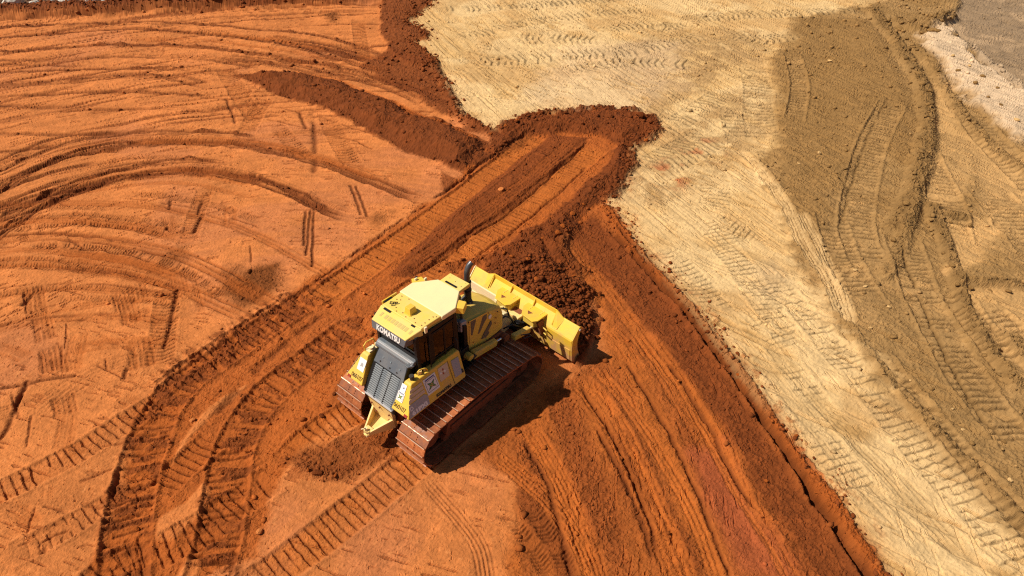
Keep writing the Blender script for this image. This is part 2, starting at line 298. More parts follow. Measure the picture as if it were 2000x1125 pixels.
# big turning arcs on the left
ruts([(-60, 405), (60, 335), (180, 290), (300, 280), (420, 279), (520, 292), (620, 314), (720, 350), (830, 392)], .62, 3, .07, FD, .85, .7, 1, .3, ridge=.05)
ruts([(-60, 425), (80, 385), (200, 355), (300, 338), (400, 336), (480, 346), (560, 372), (640, 408), (690, 425)], .66, 3, .08, FD, .95, .7, 1, .32, ridge=.05)
ruts([(-40, 352), (80, 297), (180, 268), (300, 257), (420, 256), (520, 268)], .3, 1, .07, FD, .85, .6, 1.5, .25)
ruts([(-40, 455), (60, 395), (160, 350), (260, 325), (360, 313), (460, 318)], .4, 2, .07, FD, .9, .7, 1.5, .3)
ruts([(-40, 480), (40, 430), (120, 385), (220, 350)], .5, 2, .08, FD, .95, .7, .5, .3)
ruts([(-60, 400), (120, 396), (260, 400), (380, 418), (480, 450), (580, 500), (690, 565)], .42, 3, .03, C_FRESH * .85, .55, .5, 1)
ruts([(-60, 470), (100, 462), (220, 470), (340, 495), (440, 540), (560, 610)], .55, 3, .04, C_FRESH * .8, .6, .6, 1)
ruts([(-60, 515), (120, 513), (240, 528), (350, 560), (440, 600), (490, 625)], .5, 3, .04, C_FRESH * .85, .55, .5, 1)
ruts([(-60, 590), (120, 565), (260, 570), (380, 580)], .3, 2, .025, C_FRESH * .9, .45, .5, 1)
ruts([(-60, 650), (100, 610), (220, 590), (340, 580)], .3, 2, .025, C_FRESH * .9, .45, .5, 1)
ruts([(40, 830), (160, 740), (300, 690), (360, 670)], .7, 5, .02, C_CRUST * .85, .5, .5, 1)
ruts([(-40, 1010), (120, 985), (240, 970)], .4, 4, .02, C_CRUST * .8, .5, .5, .5)
ruts([(-40, 820), (120, 770), (280, 740)], .4, 4, .02, C_CRUST * .8, .5, .5, .5)
for pts in ([(-40, 330), (60, 285), (150, 262), (260, 255)], [(-40, 300), (40, 292), (130, 280)], [(-40, 372), (60, 330), (160, 300), (250, 292)], [(-40, 395), (30, 362), (120, 330), (200, 312)], [(-40, 440), (60, 410), (150, 372), (230, 352)], [(-40, 412), (50, 378), (140, 345), (240, 322), (330, 318)], [(-40, 448), (30, 440), (90, 425)]):
    ruts(pts, .28, 1, .06, FD, .85, .85, .8, .3)
def crumble(pts, w_, h_, k, seed): berm(pts, w_, h_, C_DARK * 1.15, k, .5, seed, .22, .55)
for k_, pts in enumerate(([(-40, 398), (60, 331), (180, 287), (300, 277), (420, 276), (520, 289), (620, 311), (720, 346), (800, 380)], [(-40, 350), (80, 296), (180, 267), (300, 256), (420, 255), (500, 263)], [(-40, 420), (80, 381), (200, 351), (300, 334), (400, 332), (480, 342), (560, 368), (640, 403), (690, 422)], [(-40, 430), (80, 391), (200, 362), (300, 346), (400, 344), (480, 354), (560, 381), (630, 412)], [(-40, 450), (60, 392), (160, 347), (260, 322), (360, 310), (430, 312)], [(-40, 470), (40, 425), (120, 382), (200, 354)], [(-60, 395), (60, 338), (180, 296), (300, 286)])):
    crumble(pts, .08 + .03 * (k_ % 3), .035, .8, 30 + k_)
for k_, pts in enumerate(([(-60, 78), (150, 61), (300, 57), (420, 68), (540, 84), (640, 106)], [(-60, 56), (150, 45), (300, 42), (450, 51), (600, 65), (700, 88)], [(-60, 106), (120, 93), (300, 85), (450, 97), (580, 115), (700, 141), (800, 172)], [(150, 94), (240, 92), (330, 100)], [(560, 82), (630, 92), (700, 110), (735, 124)], [(240, 134), (320, 132), (380, 138)], [(-40, 168), (100, 158), (230, 147), (330, 150)], [(200, 184), (300, 181), (400, 186)], [(-40, 205), (40, 206)], [(480, 118), (560, 124), (640, 142), (720, 160)])):
    crumble(pts, .16, .05, .8, 50 + k_)
# many light overlapping passes that follow the same turns
FU = [-60, 100, 240, 380, 520, 660, 760]
FAM = np.array([[57, 49, 43, 45, 58, 78, 100], [107, 95, 88, 92, 107, 133, 160], [168, 160, 149, 157, 180, 215, 250], [352, 287, 261, 256, 268, 300, 335], [398, 315, 283, 278, 290, 325, 362], [418, 377, 346, 334, 356, 415, 460], [402, 397, 398, 418, 468, 545, 610], [468, 462, 473, 510, 585, 640, 690], [515, 513, 528, 570, 640, 690, 740], [600, 570, 572, 590, 650, 720, 780], [720, 690, 670, 670, 720, 790, 850]], float)
rf_ = random.Random(4)
for k_ in range(64):
    t_ = rf_.uniform(0, len(FAM) - 1.01); a_ = int(t_); row = FAM[a_] + (FAM[a_ + 1] - FAM[a_]) * (t_ - a_) + rf_.uniform(-6, 6)
    n_max = 4 if t_ > 6 else 5 if t_ > 4.5 else 7
    i_ = rf_.randrange(0, n_max - 2); j_ = min(n_max, i_ + rf_.randrange(3, 6)); pts = [(FU[q_], row[q_] + rf_.uniform(-2, 2)) for q_ in range(i_, j_)]
    if k_ % 3 == 0: groove(pts, rf_.uniform(.03, .06), .04, C_DARK * 1.3, .7, .06, .40, fade=.6)
    elif k_ % 3 == 1: ruts(pts, rf_.uniform(.25, .5), rf_.randrange(2, 5), .018, C_FRESH * .95, rf_.uniform(.3, .6), .6, 1.2, .06)
    else: cleats(pts, rf_.uniform(.22, .4), rf_.uniform(.07, .1), .018, C_FRESH * 1.1, .25, .008, .2, .9, .35, .018, .8, berm=.012, gate=.36)
for k_ in range(46):
    u_, v_ = rf_.uniform(-20, 560), rf_.uniform(380, 1120)
    if u_ > 250 and v_ > 640: u_ -= 260
    a_ = rf_.choice([rf_.uniform(1.2, 2.0), rf_.uniform(-.5, -.1), rf_.uniform(.2, .6)]); l_ = rf_.uniform(20, 90)
    pts = [(u_, v_), (u_ + l_ * .5 * math.cos(a_), v_ + l_ * .5 * math.sin(a_) + rf_.uniform(-3, 3)), (u_ + l_ * math.cos(a_), v_ + l_ * math.sin(a_))]
    if k_ % 2: groove(pts, rf_.uniform(.02, .045), .035, C_DARK * 1.3, .65, .04, .3, fade=.15)
    else: ruts(pts, rf_.uniform(.2, .5), rf_.randrange(3, 6), .015, C_FRESH, .4, .6, .3, .06)
# far curved lines, upper left
for k_, (pts, wd, st_) in enumerate((([(-60, 58), (150, 46), (300, 42), (450, 52), (600, 66), (700, 88), (760, 116)], .35, .9), ([(-60, 78), (150, 61), (300, 57), (420, 68), (540, 84), (640, 106), (740, 142)], .45, .9), ([(-60, 108), (120, 94), (300, 86), (450, 98), (580, 116), (700, 142), (800, 172), (880, 210)], .45, .8), ([(-60, 146), (120, 136), (250, 133), (370, 138)], .3, .9), ([(-60, 170), (100, 160), (230, 148), (330, 150), (420, 168)], .8, .6), ([(-40, 188), (150, 180), (300, 180), (420, 186)], .35, .7), ([(60, 220), (200, 212), (320, 212)], .3, .6), ([(-60, 122), (100, 116), (240, 110), (400, 118), (520, 132)], .4, .7), ([(-60, 262), (120, 262), (240, 262)], .4, .6), ([(540, 80), (620, 88), (700, 108), (740, 124)], 1.1, .9), ([(420, 112), (520, 118), (620, 138), (740, 160), (840, 205)], .9, .7), ([(-60, 205), (90, 208), (160, 205)], .6, .6), ([(-60, 130), (80, 126), (180, 128)], .6, .6))):
    ruts(pts, wd, 2, .06, FD, st_, .8, 1.5, .3)
groove([(330, 42), (480, 30), (620, 24), (720, 23)], .08, .06, FD, .8, .05, .05); groove([(-60, 42), (150, 32), (400, 18), (700, 6)], .12, .1, FD, .6, .05, .0)
groove([(440, 190), (455, 225), (460, 245)], .06, .06, DK, .7); groove([(585, 215), (598, 255)], .07, .07, DK, .8); groove([(608, 218), (614, 260), (615, 300), (613, 340)], .12, .06, DK, .75)
# single cracks and bars on the crust
for a in ([(338, 372), (330, 408)], [(400, 372), (386, 418)], [(402, 400), (378, 455)], [(330, 420), (326, 448)], [(383, 432), (378, 456)], [(362, 515), (355, 535)], [(452, 458), (450, 482)], [(476, 462), (474, 485)], [(255, 620), (252, 640)], [(230, 690), (217, 724)], [(66, 685), (42, 722)], [(62, 730), (28, 790)], [(50, 740), (16, 830), (-6, 862)], [(208, 760), (190, 800)], [(262, 680), (240, 740)], [(90, 545), (40, 600)], [(345, 560), (335, 620), (318, 680)], [(190, 828), (184, 850)], [(242, 868), (216, 966)], [(110, 1010), (82, 1080)], [(150, 730), (60, 745), (-10, 760)]):
    groove(a, .055, .07, DK, .75, .04, .2, fade=.05)
for a in ([(695, 360), (718, 425)], [(606, 408), (598, 500)], [(612, 408), (610, 520)], [(597, 410), (593, 480)], [(684, 358), (706, 420)]):
    groove(a, .05, .06, DK, .8, .04, .15, fade=.1)
for (u, v, l_, w_) in ((70, 590, 60, .5), (85, 640, 50, .5), (100, 700, 50, .5), (255, 610, 50, .5), (275, 690, 60, .6), (120, 710, 40, .45), (125, 790, 45, .5), (270, 570, 36, .5), (240, 590, 40, .45)):
    ruts([(u - 6, v - l_ * .5), (u, v), (u + 4, v + l_ * .5)], w_, 4, .035, C_FRESH * .75, .5, .5, .15, .2)
# tread patterns on the crust
for pts, wd, pt in (([(440, 135), (455, 160), (475, 195), (500, 230)], .9, .2), ([(400, 370), (380, 430), (365, 480)], .6, .16), ([(700, 40), (705, 80), (712, 120)], .8, .22), ([(520, 190), (500, 225), (480, 260)], .8, .18), ([(640, 230), (665, 280), (690, 320)], .8, .2), ([(545, 250), (600, 310)], .7, .18), ([(330, 560), (320, 640), (310, 720)], .7, .16), ([(470, 70), (400, 62), (350, 66)], .8, .25), ([(600, 85), (530, 75), (470, 72)], .9, .25), ([(60, 480), (220, 485), (340, 520), (440, 580)], .35, .1), ([(20, 448), (200, 440), (330, 460)], .35, .1), ([(1035, 985), (1085, 1060), (1120, 1130)], .4, .09), ([(1000, 1010), (1050, 1080), (1080, 1130)], .35, .09)):
    cleats(pts, wd, pt, .03, C_FRESH, .3, .012, .35, .8, .4, .02, .4, berm=.01)
# dozer tracks
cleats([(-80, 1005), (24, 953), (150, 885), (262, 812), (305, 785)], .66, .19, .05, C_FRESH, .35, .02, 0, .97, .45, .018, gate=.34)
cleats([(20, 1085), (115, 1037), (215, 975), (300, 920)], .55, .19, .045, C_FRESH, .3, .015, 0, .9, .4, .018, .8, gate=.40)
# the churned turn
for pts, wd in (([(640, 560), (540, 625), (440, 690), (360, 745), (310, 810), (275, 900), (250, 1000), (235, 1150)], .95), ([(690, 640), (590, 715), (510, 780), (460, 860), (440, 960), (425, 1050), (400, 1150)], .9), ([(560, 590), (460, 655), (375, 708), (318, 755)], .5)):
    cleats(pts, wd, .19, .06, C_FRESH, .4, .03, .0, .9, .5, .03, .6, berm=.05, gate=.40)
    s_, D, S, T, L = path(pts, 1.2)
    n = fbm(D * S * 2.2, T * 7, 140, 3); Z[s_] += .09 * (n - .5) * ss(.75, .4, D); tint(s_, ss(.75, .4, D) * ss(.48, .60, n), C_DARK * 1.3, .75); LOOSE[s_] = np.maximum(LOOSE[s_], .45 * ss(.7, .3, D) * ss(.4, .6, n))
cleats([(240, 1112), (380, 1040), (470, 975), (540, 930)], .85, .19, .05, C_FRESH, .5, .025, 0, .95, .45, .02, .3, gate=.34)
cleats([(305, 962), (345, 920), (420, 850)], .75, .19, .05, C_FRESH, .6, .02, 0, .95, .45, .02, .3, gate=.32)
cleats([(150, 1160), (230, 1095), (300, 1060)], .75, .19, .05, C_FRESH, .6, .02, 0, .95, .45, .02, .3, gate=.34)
# lane marks towards the head of the push
for pts, wd in (([(620, 592), (700, 530), (800, 460), (880, 400), (960, 338), (1050, 262)], 1.05), ([(780, 590), (850, 535), (930, 472), (1010, 415), (1090, 348), (1168, 284)], 1.1)):
    cleats(pts, wd, .19, .035, C_FRESH * np.array([1.3, 1.5, 1.6]), .75, .04, 0, .8, .4, .02, .5, berm=.03, gate=.46)
fill([(1078, 260), (1150, 268), (1090, 325), (1010, 395), (930, 450), (860, 500), (792, 540), (762, 536), (850, 440), (900, 400), (1010, 308)], C_DARK * 1.3, .92, .28, .0, .05, .05, 32, .07, .3)
ruts([(1120, 275), (1040, 345), (950, 415), (860, 480), (790, 530)], .7, 5, .03, C_FRESH * .8, .45, .6, .5, .1)
groove([(792, 543), (860, 503), (930, 453), (1010, 398), (1090, 328), (1150, 272)], .055, .07, DK * .8, .85, .06, .12, lip=.03)
groove([(930, 500), (1000, 446), (1080, 385), (1150, 320)], .07, .08, DK, .6, .08, .3)
groove([(1035, 258), (960, 306), (900, 350), (845, 390)], .06, .09, DK * .8, .8, .10, .2)
groove([(840, 392), (700, 490), (600, 560)], .05, .06, DK, .5, .12, .4)
groove([(700, 570), (620, 625), (500, 720), (420, 810)], .12, .07, DK, .6, .14, .35)
# tracks right behind the machine, along its own heading
def dw(x, y): c, s = math.cos(DYAW), math.sin(DYAW); return (DX + c * x - s * y, DY + s * x + c * y)
lt = [dw(1.7, 1.065), dw(0, 1.065), dw(-1.6, 1.065), px(620, 848), px(560, 905)]
rt = [dw(1.7, -1.065), dw(0, -1.065), dw(-1.6, -1.065), px(740, 957), px(568, 1091), px(470, 1165)]
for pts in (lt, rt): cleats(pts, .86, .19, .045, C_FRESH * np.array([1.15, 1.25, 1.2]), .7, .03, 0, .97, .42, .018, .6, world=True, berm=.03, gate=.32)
fill([(548, 900), (575, 880), (620, 868), (660, 858), (700, 838), (750, 825), (800, 832), (792, 868), (745, 908), (690, 930), (615, 925)], C_DARK * np.array([1.45, 1.5, 1.35]), .85, .42, 0, .2, .14, 33, .05, .5)
# tyre and scrape marks on the right-hand terraces
RB = C_FRESH * np.array([1.25, 1.35, 1.4])
ruts([(1130, 740), (1180, 800), (1230, 890), (1275, 990), (1310, 1080), (1340, 1160)], .62, 4, .035, RB, .9, .45, .5, .05, ridge=.025)
ruts([(1165, 720), (1230, 800), (1290, 890), (1340, 980), (1370, 1050), (1400, 1150)], .35, 3, .03, RB, .7, .4, .5, .05)
ruts([(1030, 830), (1075, 900), (1115, 980), (1145, 1060), (1175, 1160)], .5, 5, .03, RB, .85, .5, .5, .05, ridge=.02)
ruts([(960, 880), (1020, 930), (1080, 985), (1120, 1040), (1150, 1100), (1170, 1160)], .45, 5, .03, RB, .7, .4, .6, .05)
ruts([(830, 930), (900, 1010), (940, 1070), (955, 1160)], .35, 4, .035, C_CRUST * .8, .6, .4, .5)
ruts([(1350, 790), (1400, 870), (1450, 960), (1510, 1060), (1560, 1150)], .45, 4, .035, RB * 1.05, .75, .6, .5, .1, ridge=.02)
ruts([(1240, 640), (1300, 720), (1350, 800), (1400, 890)], .7, 4, .04, RB * .9, .5, .6, .5, .1)
ruts([(1115, 470), (1180, 560), (1250, 650), (1320, 750)], .5, 3, .03, RB * .85, .5, .6, .5, .1)
for pts in ([(1220, 700), (1300, 830), (1370, 980), (1430, 1150)], [(1130, 745), (1200, 860), (1250, 970), (1290, 1100)], [(1020, 850), (1070, 950), (1100, 1060), (1120, 1150)], [(1160, 830), (1230, 960), (1280, 1100)], [(1300, 700), (1370, 800), (1420, 900), (1480, 1000)]):
    groove(pts, .05, .07, DK, .8, .05, .2)
# the long crack at the edge of the terrace, with a lip
groove([(1190, 450), (1250, 512), (1330, 602), (1400, 690), (1460, 770), (1540, 890), (1610, 1000), (1690, 1120), (1760, 1230)], .10, .26, C_DARK * .7, .95, .10, .22, lip=.09)
groove([(1200, 440), (1290, 545), (1380, 650), (1450, 745)], .06, .08, DK, .8, .06, .3)
# tan: grooves, crawler marks, chevrons
TD = C_TAN * .5
for pts in ([(1440, 650), (1540, 770), (1650, 900), (1760, 1020), (1850, 1130)], [(1480, 640), (1600, 780), (1720, 900), (1850, 1040), (1930, 1130)], [(1560, 760), (1680, 880), (1800, 1000), (1920, 1120)], [(1240, 470), (1330, 570), (1420, 680), (1530, 830)]):
    ruts(pts, .5, 5, .025, TD * 1.2, .4, .7, 1, .05)
for pts, wd, pt, ch, dp in (([(880, 75), (960, 60), (1060, 38), (1160, 26), (1270, 14)], 1.3, .36, .15, .07), ([(1010, 75), (1100, 75), (1180, 80)], 1.5, .36, -.3, .07), ([(1280, 60), (1370, 35), (1480, 28), (1560, 25), (1680, 22)], 1.6, .34, .3, .07), ([(1420, 70), (1500, 76), (1560, 68)], 1.6, .36, .5, .08), ([(1395, 95), (1440, 90)], 1.4, .4, .2, .08), ([(1470, 130), (1480, 170), (1482, 225), (1490, 275)], 1.35, .36, 0, .09), ([(1425, 200), (1435, 240), (1450, 280)], 1.1, .36, 0, .07), ([(1500, 270), (1530, 285)], .9, .3, 0, .08), ([(1060, 8), (1140, 2), (1240, -8)], 1.3, .36, .1, .06), ([(1270, 330), (1330, 300), (1400, 260)], 1.8, .3, .4, .05), ([(1395, 340), (1400, 380), (1390, 420)], 1.1, .24, 0, .06), ([(1370, 420), (1420, 450), (1470, 480)], 1.6, .22, .4, .05), ([(860, 18), (1000, 12), (1180, -4)], 1.2, .34, .2, .06), ([(930, 120), (1080, 108), (1220, 100), (1380, 70)], 1.4, .36, .3, .06), ([(1100, 140), (1230, 120), (1380, 130)], 1.3, .36, -.3, .06), ([(1180, 60), (1260, 48), (1340, 52)], 1.3, .36, .3, .06), ([(1290, 260), (1350, 225), (1420, 180)], 1.2, .3, .2, .05), ([(1400, 460), (1450, 520), (1500, 600), (1560, 680)], .9, .2, 0, .045), ([(1290, 480), (1350, 540), (1420, 620)], .9, .2, .2, .035), ([(1560, 800), (1640, 900), (1720, 1000)], .8, .2, 0, .03), ([(1500, 530), (1570, 610), (1640, 690), (1700, 760), (1800, 880), (1900, 990), (2030, 1130)], .85, .2, 0, .05), ([(1530, 700), (1570, 750), (1610, 800)], .7, .2, 0, .05), ([(1470, 600), (1520, 650), (1560, 690)], 1.0, .2, 0, .045), ([(1880, 1000), (1960, 1080), (2030, 1150)], .7, .22, 0, .05)):
    cleats(pts, wd, pt, dp * (.9 if pt > .25 else .6), C_TANL, .2, .01, ch, .85, .55, .04 if pt > .25 else .02, .8, berm=.012, gate=.36)
for pts in ([(1440, 290), (1490, 340), (1530, 400), (1570, 480), (1610, 540), (1650, 620)], [(1560, 420), (1600, 490), (1640, 570), (1660, 640)]):
    ruts(pts, .4, 4, .05, C_TANL, .6, .3, .4, .03, ridge=.04)
# brown ground: crawler tracks, ridges, crumbly berm
BD = C_BROWN * .55
for pts, wd, pt in (([(1740, 210), (1700, 290), (1680, 370), (1670, 450), (1700, 530)], 1.1, .26), ([(1760, 470), (1790, 560), (1840, 660), (1900, 760), (2010, 900)], 1.05, .2), ([(1620, 430), (1650, 520), (1700, 600)], 1.0, .22), ([(1720, 700), (1800, 800), (1890, 910), (1980, 1010), (2080, 1110)], .55, .2), ([(1800, 300), (1840, 380), (1860, 470)], 1.2, .28), ([(1850, 560), (1910, 640), (1980, 740)], 1.0, .22), ([(1900, 590), (1960, 640), (2030, 730)], 1.2, .2), ([(1930, 370), (1980, 430), (2040, 500)], 1.6, .26), ([(1870, 200), (1920, 260), (2000, 340), (2080, 410)], 1.3, .3), ([(1545, 110), (1560, 170), (1550, 240)], .8, .3)):
    cleats(pts, wd, pt, .055, C_OCHRE, .35, .025, 0, .9, .5, .035, .8, berm=.05, gate=.33)
groove([(1735, 195), (1700, 260), (1670, 340), (1640, 440)], .06, .05, BD, .6, .08, .3); groove([(1755, 480), (1790, 570), (1840, 680), (1900, 790), (1960, 860)], .06, .08, BD, .75, .08, .25)
berm([(1700, 20), (1730, 60), (1790, 150), (1810, 230), (1800, 320), (1770, 410), (1740, 470)], .55, .22, C_BROWN * .8, .8, .95, 1)
berm([(1740, 40), (1790, 62), (1830, 45), (1870, 30)], .6, .3, C_BROWN * .85, .8, 1., 2)
berm([(1810, 400), (1840, 470), (1870, 560), (1890, 620), (1930, 690), (2000, 780)], .35, .18, C_BROWN * .8, .7, .9, 3)
berm([(1850, 550), (1920, 555), (2010, 560)], .3, .15, C_BROWN * .85, .7, .9, 4); berm([(1830, 428), (1870, 425), (1900, 440)], .3, .16, C_BROWN * .8, .8, .9, 5)
berm([(1780, 90), (1820, 130), (1850, 190), (1920, 270), (2020, 350)], .45, .15, C_BROWN * .9, .6, .8, 6)
berm([(1720, 560), (1760, 480), (1790, 400), (1850, 420)], .4, .1, C_BROWN * .85, .5, .6, 7); berm([(1960, 640), (2010, 700), (2080, 780)], .4, .15, C_BROWN * .8, .7, .8, 8)
berm([(1890, 85), (1960, 140), (2060, 215)], .5, .2, C_PALE * .8, .6, .8, 9); berm([(1640, 620), (1740, 745), (1850, 870), (1960, 985), (2060, 1090)], .22, .09, C_BROWN * .9, .6, .6, 10)
# far bank across the upper left, rubble behind it
berm([(-700, 85), (-300, 50), (0, 28), (200, 21), (400, 10), (600, 2), (760, -6)], 1.5, .5, C_DARK * 1.15, .97, .9, 11)
berm([(-700, 50), (-200, 18), (100, -2), (400, -16), (700, -28), (1200, -45)], 2.6, .15, np.array([.10, .075, .055]), .9, .9, 12)  # dark brown ground, with the shadows between the rocks put into its colour
# edge crumbs of the red fill over the tan ground
berm([(967, 262), (1007, 240), (1060, 227), (1133, 216), (1192, 212), (1262, 230), (1283, 252), (1262, 270), (1229, 290), (1222, 330), (1208, 367), (1188, 395)], .42, .13, C_DARK, .9, .95, 13, .35, .35)
berm([(842, 110), (850, 130), (870, 170), (885, 200), (905, 232), (965, 264)], .35, .10, C_DARK * 1.2, .7, .8, 14)
berm([(1050, 440), (1010, 480), (960, 505), (900, 515), (850, 525)], .45, .12, C_DARK * 1.3, .7, .9, 15)
berm([(1120, 430), (1090, 470), (1110, 520), (1150, 545)], .5, .2, C_DARK, .85, 1., 16)
berm([(640, 800), (665, 770), (690, 730)], .35, .1, C_DARK * 1.3, .6, .6, 17); berm([(470, 660), (420, 700), (340, 750), (300, 800), (260, 880)], .25, .05, C_DARK * 1.5, .5, .6, 18, .3, .55)
berm([(560, 900), (590, 915), (640, 925), (700, 920)], .25, .07, C_DARK * 1.3, .6, .8, 19)

# --- earth rolled up in front of the blade
qx, qy = to_doz(X, Y)
lx = qx - (3.215 + .0553 * qy)
Lm = np.interp(qy, [-2.3, -1.9, -1.5, -1., -.3, .5, 1.5, 2.6, 3.4], [.25, .75, 1.7, 2.4, 3.0, 3.1, 2.9, 2.1, .8]) * (.82 + .36 * NF)
Hm = np.interp(qy, [-2.15, -1.9, -1.5, -1., 0, 1., 1.9, 2.6, 3.3], [0, .42, .74, .94, 1.06, .98, .66, .30, 0])
pile = Hm * (1 - np.clip(lx / Lm, 0, 1) ** 1.25) * (.86 + .34 * (NF - .5) + .2 * (NM - .5)) * ss(-.02, .12, np.where(np.abs(qy) < 1.98, lx, lx + .25)) * (np.abs(qx) < 9)
pile = pile * (pile > .01)
Z += pile; pm = ss(.03, .2, pile); tint(al, pm, C_DARK * 1.0, .95); LOOSE = LOOSE * (1 - pm) + 0.85 * pm
# under the machine: keep the hull clear
um = ss(1.5, 1.35, np.abs(qy)) * ss(2.9, 2.7, qx) * ss(-1.9, -1.6, qx)
Z = Z * (1 - um) + (np.minimum(Z, 0) - .03) * um

# --- lumps and grain everywhere
far = ss(16, 40, Y); s1 = 1 + 1.2 * far
lump = np.zeros_like(X)
ww = .35 * (NH - .5); cl1 = clumps(X * 5.5 + ww * 3, Y * 5.5 - ww * 3, 200) * (.45 + 1.1 * NH2); cl2 = clumps(X * 11 + ww * 4, Y * 11, 210) * (.5 + NH3); cl3 = clumps(X * 2.4 + ww * 2, Y * 2.4, 220) * (.6 + .8 * NH)
Z += LOOSE * (.075 * cl1 + .045 * cl2 + .05 * np.clip(cl3 - .35, 0, 1) * (LOOSE > .5) + .05 * (NH - .5) + .09 * (NF - .5))
Z += (.010 + .006 * TANM + .02 * LOOSE) * (NH2 - .5) + (.009 - .004 * TANM + .024 * LOOSE) * (NH3 - .5) + (.004 - .002 * TANM + .004 * LOOSE) * (WN - .5) + .010 * (NH - .5) + .04 * (NF - .5) + .25 * (NM - .5)
lo_ = np.clip(LOOSE, 0, 1); CL *= (1 + (.10 + .3 * lo_) * (NH - .5) + (.12 + .22 * lo_) * (NH2 - .5) + (.16 + .1 * lo_) * (1 - .5 * TANM * (1 - lo_)) * (NH3 - .5) + .10 * (1 - .5 * TANM) * (WN - .5) + .18 * (NF - .5))[..., None]
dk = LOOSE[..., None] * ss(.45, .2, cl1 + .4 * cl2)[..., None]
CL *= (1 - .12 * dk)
CL = np.clip(CL, .004, .8)
Z = Z.astype(np.float32)

def z_at(x, y):
    r = np.clip(np.searchsorted(yr, y) - 1, 0, NRR - 2); fy = (y - yr[r]) / (yr[r + 1] - yr[r])
    u = x / wid(y); c_ = np.clip(np.searchsorted(uc, u) - 1, 0, NCC - 2); fx = np.clip((u - uc[c_]) / (uc[c_ + 1] - uc[c_]), 0, 1)
    return float((Z[r, c_] * (1 - fx) + Z[r, c_ + 1] * fx) * (1 - fy) + (Z[r + 1, c_] * (1 - fx) + Z[r + 1, c_ + 1] * fx) * fy)

me = bpy.data.meshes.new('ground'); nv = NRR * NCC; nf = (NRR - 1) * (NCC - 1)
me.vertices.add(nv); co = np.stack([X, Y, Z], -1).astype(np.float32).ravel(); me.vertices.foreach_set('co', co)
ii = np.arange(nv, dtype=np.int32).reshape(NRR, NCC)
q = np.stack([ii[:-1, :-1], ii[:-1, 1:], ii[1:, 1:], ii[1:, :-1]], -1).ravel()
me.loops.add(nf * 4); me.loops.foreach_set('vertex_index', q)
me.polygons.add(nf); me.polygons.foreach_set('loop_start', np.arange(0, nf * 4, 4, dtype=np.int32))
me.polygons.foreach_set('use_smooth', np.zeros(nf, bool))
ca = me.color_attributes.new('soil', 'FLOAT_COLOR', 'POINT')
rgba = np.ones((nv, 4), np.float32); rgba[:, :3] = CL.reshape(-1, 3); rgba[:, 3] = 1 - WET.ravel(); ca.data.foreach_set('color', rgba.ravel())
me.update(); me.validate()
m, n, l, b = node_mat('soil')
at = n.new('ShaderNodeAttribute'); at.attribute_name = 'soil'
tc = n.new('ShaderNodeTexCoord')
n1 = n.new('ShaderNodeTexNoise'); n1.inputs['Scale'].default_value = 42; n1.inputs['Detail'].default_value = 6; n1.inputs['Roughness'].default_value = .7
n2 = n.new('ShaderNodeTexNoise'); n2.inputs['Scale'].default_value = 3.1; n2.inputs['Detail'].default_value = 5
l.new(tc.outputs['Object'], n1.inputs['Vector']); l.new(tc.outputs['Object'], n2.inputs['Vector'])
mr = n.new('ShaderNodeMapRange'); mr.inputs[1].default_value = .25; mr.inputs[2].default_value = .75; mr.inputs[3].default_value = .84; mr.inputs[4].default_value = 1.16; l.new(n1.outputs[0], mr.inputs[0])
mr2 = n.new('ShaderNodeMapRange'); mr2.inputs[1].default_value = .3; mr2.inputs[2].default_value = .7; mr2.inputs[3].default_value = .9; mr2.inputs[4].default_value = 1.1; l.new(n2.outputs[0], mr2.inputs[0])
mm = n.new('ShaderNodeMath'); mm.operation = 'MULTIPLY'; l.new(mr.outputs[0], mm.inputs[0]); l.new(mr2.outputs[0], mm.inputs[1])
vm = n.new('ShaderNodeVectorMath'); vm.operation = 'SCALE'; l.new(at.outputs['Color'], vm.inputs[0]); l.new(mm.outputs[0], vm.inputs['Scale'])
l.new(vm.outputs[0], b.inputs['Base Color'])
bp = n.new('ShaderNodeBump'); bp.inputs['Strength'].default_value = .55; bp.inputs['Distance'].default_value = .02; l.new(n1.outputs[0], bp.inputs['Height']); l.new(bp.outputs[0], b.inputs['Normal'])
rr = n.new('ShaderNodeMapRange'); rr.inputs[3].default_value = .55; rr.inputs[4].default_value = .95; l.new(at.outputs['Alpha'], rr.inputs[0]); l.new(rr.outputs[0], b.inputs['Roughness'])
b.inputs['Specular IOR Level'].default_value = .12
me.materials.append(m)
go = bpy.data.objects.new('ground', me); COL.objects.link(go); go['kind'] = 'structure'; go['label'] = 'graded building ground of red earth and tan clay with track marks'

